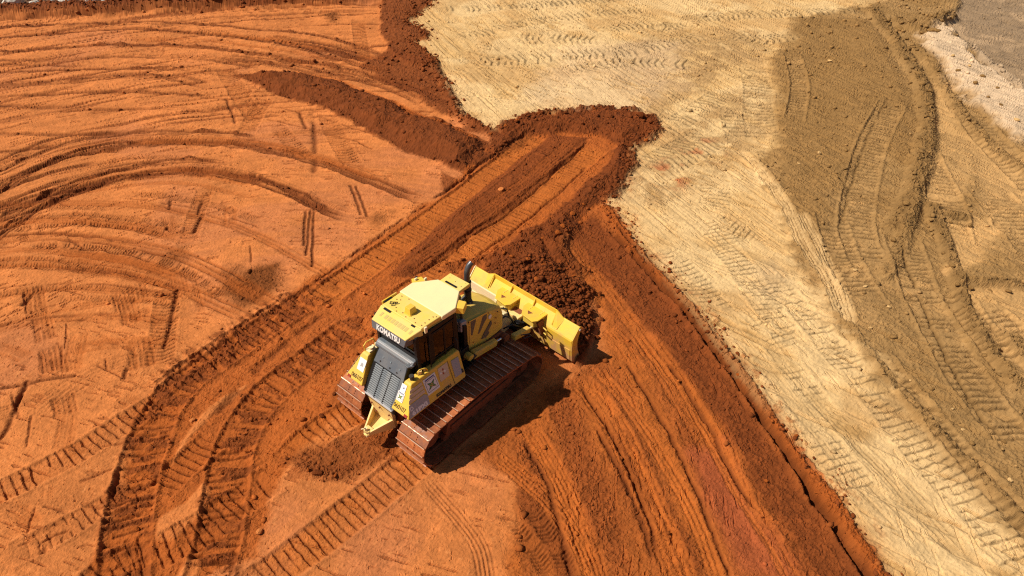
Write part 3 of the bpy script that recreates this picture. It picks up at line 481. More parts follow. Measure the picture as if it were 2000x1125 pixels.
# ------------------------------------------------------------------ mesh helpers for built objects
class MB:
    def __init__(s): s.v = []; s.f = []
    def add(s, vs, fs):
        o = len(s.v); s.v += [tuple(v) for v in vs]; s.f += [tuple(i + o for i in f) for f in fs]; return s
    def hexa(s, p):          # 8 points: bottom 4 (ccw seen from above), top 4
        return s.add(p, [(3, 2, 1, 0), (4, 5, 6, 7), (0, 1, 5, 4), (1, 2, 6, 5), (2, 3, 7, 6), (3, 0, 4, 7)])
    def box(s, x0, x1, y0, y1, z0, z1):
        return s.hexa([(x0, y0, z0), (x1, y0, z0), (x1, y1, z0), (x0, y1, z0), (x0, y0, z1), (x1, y0, z1), (x1, y1, z1), (x0, y1, z1)])
    def prism(s, poly, ax, a, b):
        """polygon in the two other axes (in xyz order), extruded along ax from a to b"""
        def mk(p, t):
            q = list(p); q.insert(ax, t); return tuple(q)
        n = len(poly); ar = sum(poly[i][0] * poly[(i + 1) % n][1] - poly[(i + 1) % n][0] * poly[i][1] for i in range(n))
        if ar < 0: poly = poly[::-1]
        vs = [mk(p, a) for p in poly] + [mk(p, b) for p in poly]
        fs = [tuple(range(n)), tuple(range(2 * n - 1, n - 1, -1))] + [(i, i + n, (i + 1) % n + n, (i + 1) % n) for i in range(n)]
        return s.add(vs, fs)
    def tube(s, pts, r, n=10, cap=True):
        pts = [Vector(p) for p in pts]; rs = r if isinstance(r, (list, tuple)) else [r] * len(pts)
        o = len(s.v); up = None
        for i, p in enumerate(pts):
            d = (pts[min(i + 1, len(pts) - 1)] - pts[max(i - 1, 0)]).normalized()
            if up is None: up = d.orthogonal().normalized()
            up = (up - d * up.dot(d)).normalized(); sd_ = d.cross(up)
            s.v += [tuple(p + (up * math.cos(2 * math.pi * k / n) + sd_ * math.sin(2 * math.pi * k / n)) * rs[i]) for k in range(n)]
        for i in range(len(pts) - 1):
            for k in range(n):
                s.f.append((o + i * n + k, o + i * n + (k + 1) % n, o + (i + 1) * n + (k + 1) % n, o + (i + 1) * n + k))
        if cap: s.f.append(tuple(o + k for k in range(n - 1, -1, -1))); s.f.append(tuple(o + (len(pts) - 1) * n + k for k in range(n)))
        return s
    def cyl(s, a, b, r, n=14): return s.tube([a, b], r, n)
    def mesh(s, name):
        m_ = bpy.data.meshes.new(name); m_.from_pydata(s.v, [], s.f)
        bm = bmesh.new(); bm.from_mesh(m_); bmesh.ops.recalc_face_normals(bm, faces=bm.faces); bm.to_mesh(m_); bm.free(); m_.update(); return m_
    def build(s, name, mat, parent=None, bevel=0., smooth=False, seg=2):
        m_ = s.mesh(name); m_.materials.append(mat)
        if smooth: m_.shade_smooth()
        return link(name, m_, parent, bevel, seg)
def link(name, m_, parent=None, bevel=0., seg=2):
    o = bpy.data.objects.new(name, m_); COL.objects.link(o); o.parent = parent
    if bevel:
        md = o.modifiers.new('bevel', 'BEVEL'); md.width = bevel; md.segments = seg; md.limit_method = 'ANGLE'; md.angle_limit = R(35); md.harden_normals = False
    return o

# ------------------------------------------------------------------ materials of the machine
def painted(name, col, rough=.45, dust=.35, dcol=(.42, .2, .09), scratch=.0, scale=3.2, low=None, metal=0., film=0., vary=0.):
    m, n, l, b = node_mat(name)
    tc = n.new('ShaderNodeTexCoord'); a = n.new('ShaderNodeTexNoise'); a.inputs['Scale'].default_value = scale; a.inputs['Detail'].default_value = 7; a.inputs['Roughness'].default_value = .65
    l.new(tc.outputs['Object'], a.inputs['Vector'])
    mr = n.new('ShaderNodeMapRange'); mr.inputs[1].default_value = .42; mr.inputs[2].default_value = .75; mr.inputs[3].default_value = 0; mr.inputs[4].default_value = dust; l.new(a.outputs[0], mr.inputs[0])
    fac = mr.outputs[0]
    g = n.new('ShaderNodeTexNoise'); g.inputs['Scale'].default_value = 60; g.inputs['Detail'].default_value = 4; l.new(tc.outputs['Object'], g.inputs['Vector'])
    mg = n.new('ShaderNodeMapRange'); mg.inputs[1].default_value = .52; mg.inputs[2].default_value = .75; mg.inputs[4].default_value = dust * .7; l.new(g.outputs[0], mg.inputs[0])
    ad = n.new('ShaderNodeMath'); ad.operation = 'ADD'; ad.use_clamp = True; l.new(fac, ad.inputs[0]); l.new(mg.outputs[0], ad.inputs[1]); fac = ad.outputs[0]
    if low is not None:          # splashed earth below a height on the part
        sp = n.new('ShaderNodeSeparateXYZ'); l.new(tc.outputs['Object'], sp.inputs[0])
        ml = n.new('ShaderNodeMapRange'); ml.inputs[1].default_value = low[1]; ml.inputs[2].default_value = low[0]; ml.inputs[3].default_value = 0; ml.inputs[4].default_value = low[2]; l.new(sp.outputs[2], ml.inputs[0])
        mu = n.new('ShaderNodeMath'); mu.operation = 'MULTIPLY'; l.new(ml.outputs[0], mu.inputs[0])
        mh = n.new('ShaderNodeMapRange'); mh.inputs[1].default_value = .35; mh.inputs[2].default_value = .6; mh.inputs[3].default_value = .25; l.new(a.outputs[0], mh.inputs[0]); l.new(mh.outputs[0], mu.inputs[1])
        a2 = n.new('ShaderNodeMath'); a2.operation = 'ADD'; a2.use_clamp = True; l.new(fac, a2.inputs[0]); l.new(mu.outputs[0], a2.inputs[1]); fac = a2.outputs[0]
    if film:             # dust that has settled on upward faces, and streaks run down
        ge = n.new('ShaderNodeNewGeometry'); sn = n.new('ShaderNodeSeparateXYZ'); l.new(ge.outputs['Normal'], sn.inputs[0])
        f1 = n.new('ShaderNodeTexNoise'); f1.inputs['Scale'].default_value = 1.7; f1.inputs['Detail'].default_value = 8; f1.inputs['Roughness'].default_value = .7; l.new(tc.outputs['Object'], f1.inputs['Vector'])
        fm = n.new('ShaderNodeMapRange'); fm.inputs[1].default_value = .38; fm.inputs[2].default_value = .66; l.new(f1.outputs[0], fm.inputs[0])
        fn = n.new('ShaderNodeMapRange'); fn.inputs[1].default_value = -.2; fn.inputs[2].default_value = .9; fn.inputs[3].default_value = film * .35; fn.inputs[4].default_value = film; l.new(sn.outputs[2], fn.inputs[0])
        fp = n.new('ShaderNodeMath'); fp.operation = 'MULTIPLY'; l.new(fm.outputs[0], fp.inputs[0]); l.new(fn.outputs[0], fp.inputs[1])
        a3 = n.new('ShaderNodeMath'); a3.operation = 'ADD'; a3.use_clamp = True; l.new(fac, a3.inputs[0]); l.new(fp.outputs[0], a3.inputs[1]); fac = a3.outputs[0]
    mx = n.new('ShaderNodeMix'); mx.data_type = 'RGBA'; mx.inputs[6].default_value = (*col, 1); mx.inputs[7].default_value = (*dcol, 1); l.new(fac, mx.inputs[0])
    if vary:
        oi = n.new('ShaderNodeObjectInfo'); vr = n.new('ShaderNodeMapRange'); vr.inputs[3].default_value = 1 - vary; vr.inputs[4].default_value = 1 + vary; l.new(oi.outputs['Random'], vr.inputs[0])
        vv = n.new('ShaderNodeVectorMath'); vv.operation = 'SCALE'; l.new(mx.outputs[2], vv.inputs[0]); l.new(vr.outputs[0], vv.inputs['Scale']); l.new(vv.outputs[0], b.inputs['Base Color'])
        mv = n.new('ShaderNodeVectorMath'); mv.operation = 'ADD'; l.new(tc.outputs['Object'], mv.inputs[0]); l.new(oi.outputs['Random'], mv.inputs[1]); sc9 = n.new('ShaderNodeVectorMath'); sc9.operation = 'MULTIPLY_ADD'; l.new(oi.outputs['Random'], sc9.inputs[0]); sc9.inputs[1].default_value = (37, 91, 53); l.new(tc.outputs['Object'], sc9.inputs[2]); l.new(sc9.outputs[0], a.inputs['Vector'])
    else: l.new(mx.outputs[2], b.inputs['Base Color'])
    rm = n.new('ShaderNodeMapRange'); rm.inputs[3].default_value = rough; rm.inputs[4].default_value = .95; l.new(fac, rm.inputs[0]); l.new(rm.outputs[0], b.inputs['Roughness'])
    b.inputs['Metallic'].default_value = metal
    bp = n.new('ShaderNodeBump'); bp.inputs['Strength'].default_value = .12; bp.inputs['Distance'].default_value = .01; l.new(g.outputs[0], bp.inputs['Height']); l.new(bp.outputs[0], b.inputs['Normal'])
    return m
YEL = (.76, .48, .025)
M_Y = painted('yellow_paint', YEL, .42, .35, (.58, .36, .16), film=.35, low=(1.3, 1.6, .35))
M_YB = painted('yellow_blade_paint', (.78, .50, .03), .38, .35, (.52, .27, .10), low=(.2, 1.0, 1.0), film=.25)
M_YD = painted('dusty_yellow_paint', (.70, .48, .06), .5, .4, (.54, .31, .13), film=.35)
M_CREAM = painted('dusty_cream_paint', (.80, .66, .36), .6, .6, (.74, .56, .38))
M_HITCH = painted('hitch_paint', (.76, .53, .18), .55, .5, (.72, .50, .26))
M_ROOF2 = painted('pale_roof_coating', (.82, .68, .35), .5, .3, (.72, .55, .31), film=.35)
M_GREY = painted('grey_paint', (.085, .103, .128), .36, .3, (.22, .19, .16), film=.3)
M_DARK = painted('black_paint', (.009, .009, .010), .4, .06, (.08, .06, .05))
M_DARK.node_tree.nodes['Principled BSDF'].inputs['Specular IOR Level'].default_value = .25
M_RUB = painted('rubber', (.02, .02, .02), .6, .2, (.2, .12, .08))
M_MUD = painted('muddy_steel', (.16, .045, .014), .7, .8, (.30, .085, .025), scale=6)
M_SHOE = painted('earth_caked_shoe', (.24, .066, .019), .5, 1.0, (.46, .14, .04), scale=7, vary=.22)
M_EDGE = painted('polished_grouser', (.54, .37, .26), .35, .9, (.42, .15, .05), metal=.3, scale=9, vary=.15)
M_WHITE = painted('white_sticker', (.78, .77, .74), .5, .15, (.6, .5, .4))
M_DEC = painted('grey_sticker', (.33, .33, .35), .5, .3, (.5, .4, .3))
M_DECB = painted('beige_sticker', (.60, .47, .32), .5, .2, (.6, .5, .4))
M_GRN = painted('green_print', (.10, .26, .05), .5, .1)
M_BLU = painted('blue_print', (.03, .05, .22), .5, .1)
M_BLK = painted('black_print', (.01, .01, .01), .5, .1)
M_RED = painted('red_lens', (.30, .03, .02), .3, .2)
M_SEAT = painted('seat_cloth', (.10, .05, .035), .9, .2)
M_LOUV = painted('louvre_paint', (.12, .138, .158), .3, .5, (.30, .28, .26))
M_VENT = painted('vent_mesh', (.11, .085, .065), .6, .3, (.3, .2, .12))
M_VENTY = painted('vent_insert_paint', (.50, .37, .10), .6, .2, (.5, .36, .2))
M_RY = painted('roof_yellow_paint', (.75, .535, .09), .45, .4, (.66, .47, .21), film=.4)  # paler yellow: sky reflection and dust on the roof put into the colour
M_CHROME, _n, _l, _b = node_mat('chrome_rod'); _b.inputs['Base Color'].default_value = (.8, .8, .8, 1); _b.inputs['Metallic'].default_value = 1; _b.inputs['Roughness'].default_value = .12
M_PIPE = painted('burnt_pipe_steel', (.10, .10, .11), .35, .3, (.2, .14, .1), metal=.6)
M_GLASS, _n, _l, _b = node_mat('tinted_glass'); _n.remove(_b)
_t = _n.new('ShaderNodeBsdfTransparent'); _t.inputs[0].default_value = (.62, .55, .47, 1); _g = _n.new('ShaderNodeBsdfGlossy'); _g.inputs['Roughness'].default_value = .04; _g.inputs[0].default_value = (.9, .9, .9, 1)
_f = _n.new('ShaderNodeFresnel'); _f.inputs[0].default_value = 1.45; _mx = _n.new('ShaderNodeMixShader'); _l.new(_f.outputs[0], _mx.inputs[0]); _l.new(_t.outputs[0], _mx.inputs[1]); _l.new(_g.outputs[0], _mx.inputs[2]); _l.new(_mx.outputs[0], _n['Material Output'].inputs[0])

# ------------------------------------------------------------------ the bulldozer (x forward, y left, z up, on its own base)
doz = bpy.data.objects.new('bulldozer', None); COL.objects.link(doz); doz.location = (DX, DY, z_at(DX, DY) * 0); doz.rotation_euler = (0, 0, DYAW)
doz['label'] = 'yellow crawler bulldozer with black framed cab pushing red earth with its wide blade'; doz['category'] = 'bulldozer'

# --- crawler tracks
SP, RS = (-1.555, .475), .50          # drive sprocket
ID, RI = (1.67, .375), .435           # front idler
def arc(c, r, a0, a1, n): return [(c[0] + r * math.cos(R(a0 + (a1 - a0) * i / n)), c[1] + r * math.sin(R(a0 + (a1 - a0) * i / n))) for i in range(n + 1)]
loop = arc(SP, RS, 275, 95, 40) + [(-1.35, .99), (-1.0, 1.03), (-.6, 1.07), (-.2, 1.07), (.2, 1.04), (.7, .97), (1.2, .89)] + arc(ID, RI, 82, -92, 40) + [(1.3, -.055), (.6, -.05), (-.4, -.045), (-1.1, -.04)]
LP = np.array(loop + [loop[0]]); LP = np.array([p for i, p in enumerate(LP) if i == 0 or np.hypot(*(p - LP[i - 1])) > 1e-5])
cum = np.concatenate([[0], np.cumsum(np.hypot(*np.diff(LP, axis=0).T))]); LT = cum[-1]; NS = int(round(LT / .19)); PT = LT / NS
def on_loop(t): t = t % LT; return Vector((float(np.interp(t, cum, LP[:, 0])), 0, float(np.interp(t, cum, LP[:, 1]))))
shoe = MB()
hw = .43
shoe.add([(-.095, -hw, -.012), (.088, -hw, -.012), (.095, -hw, .0), (.095, -hw, .012), (-.07, -hw, .012), (-.075, -hw, .055), (-.095, -hw, .055), (-.095, hw, -.012), (.088, hw, -.012), (.095, hw, .0), (.095, hw, .012), (-.07, hw, .012), (-.075, hw, .055), (-.095, hw, .055)],
         [(0, 1, 2, 3, 4, 5, 6), (13, 12, 11, 10, 9, 8, 7)] + [(i, i + 7, (i + 1) % 7 + 7, (i + 1) % 7) for i in range(7)])
for bx_, by_ in ((-.02, .10), (-.02, -.10), (.04, .10), (.04, -.10)): shoe.cyl((bx_, by_, .01), (bx_, by_, .03), .016, 6)
shoe_me = shoe.mesh('track_shoe'); shoe_me.materials.append(M_SHOE); shoe_me.materials.append(M_EDGE)
for p in shoe_me.polygons:
    if all(shoe_me.vertices[i].co.z > .05 for i in p.vertices): p.material_index = 1
def ring(mb, c, y0, y1, r, n=28, teeth=0, th=.05):
    pts = []
    k = n if not teeth else teeth * 4
    for i in range(k):
        a = 2 * math.pi * i / k; rr_ = r + (th if teeth and i % 4 in (1, 2) else 0); pts.append((c[0] + rr_ * math.cos(a), c[1] + rr_ * math.sin(a)))
    mb.prism(pts, 1, y0, y1)
for sgn in (-1, 1):
    yc = sgn * 1.065
    ch = MB(); nn = 120                                        # link chain
    for y0, y1 in ((-.12, -.05), (.05, .12)):
        vs, fs = [], []
        for i in range(nn):
            a_, b_ = on_loop(LT * i / nn), on_loop(LT * (i + .5) / nn); d_ = (b_ - a_).normalized(); nrm = Vector((d_.z, 0, -d_.x)); nrm = -nrm if sgn > 5 else nrm
            inn = a_ + nrm * .11 * (1 if True else -1); out = a_ + nrm * .02
            vs += [(inn.x, yc + y0, inn.z), (inn.x, yc + y1, inn.z), (out.x, yc + y1, out.z), (out.x, yc + y0, out.z)]
        for i in range(nn):
            j = (i + 1) % nn
            for k in range(4): fs.append((i * 4 + k, i * 4 + (k + 1) % 4, j * 4 + (k + 1) % 4, j * 4 + k))
        ch.add(vs, fs)
    tr = ch.build('crawler_track', M_MUD, doz)
    for i in range(NS):
        t_ = PT * (i + .35); p_ = on_loop(t_); a_, b_ = on_loop(t_ - PT * .45), on_loop(t_ + PT * .45); tx_ = (b_ - a_).normalized(); nz = Vector((-tx_.z, 0, tx_.x))
        o = bpy.data.objects.new('track_shoe', shoe_me); COL.objects.link(o); o.parent = tr
        mat = Matrix((( -tx_.x, 0, nz.x, p_.x), (0, 1, 0, yc), (-tx_.z, 0, nz.z, p_.z), (0, 0, 0, 1)))
        # right-handed frame: x back along the loop, z outwards
        ex = Vector((tx_.x, 0, tx_.z)); ez = Vector((-tx_.z, 0, tx_.x)); ey = ez.cross(ex)
        rot = Matrix((ex, ey, ez)).transposed().to_4x4(); o.matrix_local = Matrix.Translation((p_.x, yc + .004 * math.sin(i * 7.1), p_.z)) @ rot @ Matrix.Rotation(.035 * math.sin(i * 12.9 + sgn), 4, 'Y')
    mb = MB(); ring(mb, SP, yc - .045, yc + .045, RS - .13, teeth=13, th=.06); ring(mb, SP, yc - .17, yc + .17, .2); mb.build('drive_sprocket', M_MUD, tr, .008)
    mb = MB(); ring(mb, ID, yc - .09, yc + .09, RI - .11); ring(mb, ID, yc - .2, yc + .2, .13); mb.build('front_idler', M_MUD, tr, .01)
    mb = MB(); mb.prism([(-1.15, .32), (-1.05, .62), (1.1, .62), (1.35, .46), (1.35, .30), (1.1, .2), (-1.1, .2)], 1, yc - .2, yc + .2); mb.box(-1.0, 1.0, yc - .24, yc + .24, .36, .5); mb.build('track_frame', M_MUD, tr, .02)
    for k in range(8):
        mb = MB(); ring(mb, (-1.12 + k * .32, .155), yc - .17, yc + .17, .105, 18); mb.build('track_roller', M_MUD, tr, .008)
    for xk in (-.55, .55):
        mb = MB(); ring(mb, (xk, .93 - (.06 if xk > 0 else 0)), yc - .12, yc + .12, .07, 16); mb.build('carrier_roller', M_MUD, tr)

# --- hull
mb = MB(); mb.prism([(-1.72, .55), (-1.76, 1.08), (-1.5, 1.3), (.4, 1.3), (1.7, 1.15), (1.85, .75), (1.6, .45), (-1.5, .42)], 1, -.52, .52)
hull = mb.build('main_frame', M_MUD, doz, .02)
mb = MB(); mb.prism([(-1.75, 1.4), (-1.7, 1.28), (-.2, 1.28), (.42, 1.28), (.42, 1.6), (-.25, 1.55), (-.4, 1.62)], 1, -.58, .58); mb.build('platform', M_DARK, doz, .015)

# --- drawbar at the rear
mb = MB(); mb.hexa([(-1.88, -.36, .52), (-1.80, -.36, .52), (-1.80, .36, .52), (-1.88, .36, .52), (-1.96, -.40, 1.17), (-1.86, -.40, 1.17), (-1.86, .40, 1.17), (-1.96, .40, 1.17)])
dr = mb.build('drawbar', M_HITCH, doz, .012)
for s_ in (-1, 1):
    mb = MB(); mb.hexa([(-1.86, s_ * .37, .50), (-1.86, s_ * .31, .50), (-2.42, s_ * .045, .50), (-2.42, s_ * .09, .50), (-1.89, s_ * .37, .80), (-1.89, s_ * .31, .80), (-2.42, s_ * .045, .60), (-2.42, s_ * .09, .60)]); mb.build('hitch_arm', M_HITCH, dr, .008)
mb = MB(); mb.prism([(-1.86, -.36), (-1.86, .36), (-2.2, .22), (-2.10, .12), (-2.10, -.12), (-2.2, -.22)][:2] + [(-2.38, .10), (-2.46, .06), (-2.48, 0), (-2.46, -.06), (-2.38, -.10)], 2, .495, .53); mb.build('hitch_plate', M_HITCH, dr, .006)
mb = MB(); mb.prism([(-2.28, -.09), (-2.28, .09), (-2.42, .09), (-2.48, .0), (-2.42, -.09)], 2, .60, .63); mb.build('hitch_plate', M_HITCH, dr, .006)
mb = MB(); mb.cyl((-2.41, 0, .42), (-2.41, 0, .70), .035); mb.tube([(-2.41, 0, .70), (-2.47, .0, .73), (-2.50, .05, .70)], .012, 6); mb.build('hitch_pin', M_CREAM, dr)
for y_, z_ in ((-.3, .95), (.3, .95), (-.22, .7), (.22, .7), (0, 1.0)):
    mb = MB(); mb.cyl((-1.80 - (z_ - .5) * .13 - .075, y_, z_), (-1.80 - (z_ - .5) * .13 - .11, y_, z_), .022, 6); mb.build('bolt', M_MUD, dr)

# --- side tanks with sloped rear
NUM = '060107'
def text_mesh(body, size, bold=0., space=1., shear=0.):
    cu = bpy.data.curves.new('lettering', 'FONT'); cu.body = body; cu.size = size; cu.offset = bold; cu.extrude = .0015; cu.space_character = space; cu.shear = shear; cu.align_x = 'CENTER'; cu.align_y = 'CENTER'; cu.resolution_u = 3
    o = bpy.data.objects.new('lettering_curve', cu); COL.objects.link(o)
    dg = bpy.context.evaluated_depsgraph_get(); m_ = bpy.data.meshes.new_from_object(o.evaluated_get(dg)); bpy.data.objects.remove(o); bpy.data.curves.remove(cu); return m_
def lay(me_, name, mat, parent, origin, right_, up_, scale=(1, 1)):
    """lay flat lettering or a sticker on a face"""
    me_.materials.clear(); me_.materials.append(mat); o = link(name, me_, parent)
    r_ = Vector(right_).normalized(); u_ = Vector(up_); u_ = (u_ - r_ * u_.dot(r_)).normalized(); n_ = r_.cross(u_)
    m4 = Matrix((r_ * scale[0], u_ * scale[1], n_)).transposed().to_4x4(); o.matrix_local = Matrix.Translation(Vector(origin) + n_ * .004) @ m4; return o
def flat(poly, th=.003):
    mb_ = MB(); mb_.prism(poly, 2, -th * .3, th); return mb_.mesh('sticker')
def logo(parent, org, rt_, up_, s):
    lay(flat([(-.5 * s, -.55 * s), (.5 * s, -.55 * s), (.5 * s, .55 * s), (-.5 * s, .55 * s)], .002), 'logo_sticker', M_WHITE, parent, org, rt_, up_)
    fr = MB()
    for x0, x1, y0, y1 in ((-.42, .42, .30, .33), (-.42, .42, -.42, -.39), (-.42, -.39, -.39, .30), (.39, .42, -.39, .30)): fr.box(x0 * s, x1 * s, y0 * s, y1 * s, .002, .0035)
    lay(fr.mesh('logo_border'), 'logo_border', M_GREY, parent, org, rt_, up_)
    st = []
    for k in range(8):
        a = R(45 + 45 * k); r_ = (.44 if k % 2 == 0 else .15) * s; st.append((r_ * math.cos(a), r_ * math.sin(a) * .82 - .045 * s))
    lay(flat(st, .005), 'logo_star', M_BLK, parent, org, rt_, up_)
    st2 = [(x * .80, (y + .045 * s) * .76 - .045 * s) for x, y in st]; lay(flat(st2, .0075), 'logo_star', M_GRN, parent, org, rt_, up_)
    dm = [(.13 * s, -.045 * s), (0, .09 * s), (-.13 * s, -.045 * s), (0, -.18 * s)]; lay(flat(dm, .009), 'logo_centre', M_YB, parent, org, rt_, up_)
    lay(text_mesh('W', .13 * s, .004), 'logo_letter', M_GRN, parent, Vector(org) + Vector(rt_).cross(Vector(up_)).normalized() * .008 - Vector(up_).normalized() * .045 * s, rt_, up_)
    lay(text_mesh('WHALE', .10 * s, .001) if False else flat([(-.38 * s, .38 * s), (.38 * s, .38 * s), (.38 * s, .46 * s), (-.38 * s, .46 * s)], .0035), 'logo_strip', M_BLU, parent, org, rt_, up_)
for sgn in (-1, 1):
    yo, yi = 1.06, .60
    # side profile (x,z)
    prof = [(-2.0, 1.39, 1.06, .50), (-1.97, 1.345, 1.06, .50), (-.23, 1.34, 1.06, .56), (-.20, 1.37, 1.05, .56), (-.145, 1.96, .82, .62), (-.19, 2.0, .80, .64), (-1.30, 2.0, .80, .64), (-1.58, 2.0, .80, .61), (-1.625, 1.985, .805, .60)]
    n_ = len(prof); mb = MB()
    vs = [(x, sgn * ya_, z) for x, z, ya_, yb_ in prof] + [(x, sgn * yb_, z) for x, z, ya_, yb_ in prof]
    fs = [tuple(range(n_)), tuple(range(2 * n_ - 1, n_ - 1, -1))] + [(i, (i + 1) % n_, (i + 1) % n_ + n_, i + n_) for i in range(n_)]
    mb.add(vs, fs); tk = mb.build('side_tank', M_Y, doz, .022, seg=3)
    # rear face leans forward, outer face leans inward
    upr = Vector((.38, 0, .61)).normalized(); rtr = Vector((0, -1, 0))
    def rf(y_, z_): return (-2.0 + (z_ - 1.39) * .623 - .002, sgn * y_, z_)
    lay(text_mesh(NUM, .13, -.0005, 1.0), 'fleet_number', M_BLK, tk, rf(.72, 1.495), rtr, upr, (.95, 1.15))
    if sgn < 0:
        lay(flat([(-.075, -.10), (.075, -.10), (.075, .10), (-.075, .10)]), 'maker_label', M_WHITE, tk, rf(.65, 1.86), rtr, upr); logo(tk, rf(.645, 1.69), rtr, upr, .20)
        lay(flat([(-.028, -.02), (.03, .0), (.0, .03)], .005), 'label_mark', M_BLU, tk, rf(.66, 1.87), rtr, upr)
    else:
        lay(flat([(-.11, -.15), (.11, -.15), (.11, .15), (-.11, .15)]), 'maker_label', M_WHITE, tk, rf(.69, 1.77), rtr, upr)
        lay(flat([(-.06, -.05), (.04, -.03), (.02, .04), (-.04, .05)], .005), 'label_mark', M_DEC, tk, rf(.67, 1.77), rtr, upr)
    lay(flat([(-.05, -.03), (.05, -.03), (.05, .03), (-.05, .03)], .008), 'rear_reflector', M_RED, tk, rf(.95, 1.425), rtr, upr)
    # outer face stickers, drawn in (x, height along the leaning face)
    rt_ = Vector((1, 0, 0)) if sgn < 0 else Vector((-1, 0, 0)); up_ = Vector((0, -sgn * .24, .60)).normalized()
    org = (0, sgn * 1.0615, 1.35)
    def pf(xs): return [(x_ if sgn < 0 else -x_, z_) for x_, z_ in xs]
    def on(x_, h_, lift=0.): return Vector((x_, org[1], org[2])) + up_ * h_ + Vector((0, sgn, .4)).normalized() * lift
    lay(flat(pf([(-1.955, .03), (-1.36, .03), (-1.33, .24), (-1.40, .31), (-1.86, .31)])), 'model_sticker', M_DEC, tk, org, rt_, up_)
    for z0, z1 in ((.335, .415), (.435, .515), (.535, .60)): lay(flat(pf([(-1.85 + (z0 - .335) * .58, z0), (-1.36, z0), (-1.36, z1), (-1.85 + (z1 - .335) * .58, z1)])), 'stripe_sticker', M_DECB, tk, org, rt_, up_)
    lay(text_mesh('61PXi', .16, .010, 1.0, .0), 'model_lettering', M_WHITE, tk, on(-1.63, .09, .004), rt_, up_, (1.15, .8)); lay(text_mesh('D', .13, .004), 'model_lettering', M_WHITE, tk, on(-1.82, .21, .004), rt_, up_)
    logo(tk, on(-1.14, .41), rt_, up_, .36)
    lay(text_mesh('KOMATSU', .085, .006, 1.0), 'maker_lettering', M_BLK, tk, on(-.90, .07), rt_, up_, (1.15, 1))
    lay(flat(pf([(-.90, .30), (-.62, .30), (-.56, .62), (-.86, .62)])), 'warning_sticker', M_DECB, tk, org, rt_, up_)
    for k, (a_, b_) in enumerate(((-.84, .46), (-.78, .42), (-.72, .45), (-.76, .51))): lay(flat(pf([(a_, b_), (a_ + .05, b_), (a_ + .04, b_ + .045), (a_ + .01, b_ + .05)]), .005), 'warning_mark', M_RED if k % 2 else M_WHITE, tk, org, rt_, up_)
    lay(flat(pf([(-.50, .16), (-.29, .15), (-.24, .56), (-.46, .58)]), .012), 'vent_cover', M_DEC, tk, org, rt_, up_)
    lay(flat(pf([(-.275, .15), (-.235, .15), (-.235, .23), (-.275, .23)]), .02), 'latch', M_BLK, tk, org, rt_, up_)
    lay(flat(pf([(-.572, .02), (-.562, .02), (-.542, .64), (-.552, .64)]), .002), 'panel_seam', M_BLK, tk, org, rt_, up_)
    # fittings on top
    if sgn < 0:
        mb = MB(); mb.cyl((-1.49, -.70, 1.99), (-1.49, -.70, 2.06), .045); mb.cyl((-1.49, -.70, 2.06), (-1.49, -.70, 2.12), .058, 16); mb.build('filler_cap', M_RUB, tk, .006)
        mb = MB(); mb.tube([(-1.32, -.70, 2.0), (-1.32, -.70, 2.09), (-1.27, -.72, 2.14), (-1.12, -.76, 2.11), (-1.08, -.76, 2.0)], .014, 8); mb.build('grab_rail', M_Y, tk)
        mb = MB(); mb.cyl((-1.25, -.69, 2.0), (-1.25, -.69, 2.07), .05); mb.cyl((-1.12, -.70, 2.0), (-1.12, -.70, 2.06), .035); mb.build('tank_fitting', M_HITCH, tk, .004)
    else:
        mb = MB(); mb.tube([(-1.55, .78, 2.0), (-1.56, .80, 2.14), (-1.48, .80, 2.20), (-1.30, .78, 2.20), (-1.24, .76, 2.0)], .016, 8); mb.build('grab_rail', M_Y, tk)
        mb = MB(); mb.cyl((-1.44, .70, 2.0), (-1.44, .70, 2.09), .06); mb.box(-1.55, -1.32, .63, .79, 2.0, 2.035); mb.cyl((-1.30, .70, 2.0), (-1.30, .70, 2.11), .03); mb.build('tank_fitting', M_CREAM, tk, .006)

# --- rear radiator guard: grey sloped housing with louvres
gx = lambda z_: -1.87 + (z_ - 1.39) * .623
GT = 2.17
mb = MB(); mb.prism([(gx(1.20) + .03, 1.10), (gx(1.25) + .035, 1.25), (gx(1.86) + .035, 1.86), (gx(1.86) + .035, 1.90), (gx(1.90), 1.90), (gx(GT), GT), (-1.28, 2.26), (-1.15, 2.28), (-1.15, 1.10)], 1, -.50, .50); rg = mb.build('radiator_guard', M_DARK, doz, .01)
mb = MB(); mb.hexa([(gx(1.88) - .004, -.50, 1.88), (gx(1.88) + .03, -.50, 1.88), (gx(1.88) + .03, .50, 1.88), (gx(1.88) - .004, .50, 1.88), (gx(GT) - .004, -.46, GT), (gx(GT) + .03, -.46, GT), (gx(GT) + .03, .46, GT), (gx(GT) - .004, .46, GT)]); mb.build('upper_cover', M_GREY, rg, .01)
for s_ in (-1, 1):
    y0, y1 = sorted((s_ * .41, s_ * .50)); mb = MB(); mb.hexa([(gx(1.24) - .01, y0, 1.24), (gx(1.24) + .04, y0, 1.24), (gx(1.24) + .04, y1, 1.24), (gx(1.24) - .01, y1, 1.24), (gx(1.88) - .01, y0, 1.88), (gx(1.88) + .04, y0, 1.88), (gx(1.88) + .04, y1, 1.88), (gx(1.88) - .01, y1, 1.88)]); mb.build('guard_frame', M_GREY if s_ < 0 else M_DARK, rg, .006)
NL = 15
lv = MB(); lv.hexa([(-.026, -.405, -.012), (.004, -.405, -.004), (.004, .405, -.004), (-.026, .405, -.012), (-.026, -.405, -.004), (.004, -.405, .006), (.004, .405, .006), (-.026, .405, -.004)]); lvm = lv.mesh('louvre'); lvm.materials.append(M_LOUV)
for i in range(NL):
    z_ = 1.255 + .62 * (i + .5) / NL; o = link('louvre', lvm, rg); o.location = (gx(z_) + .0, 0, z_)
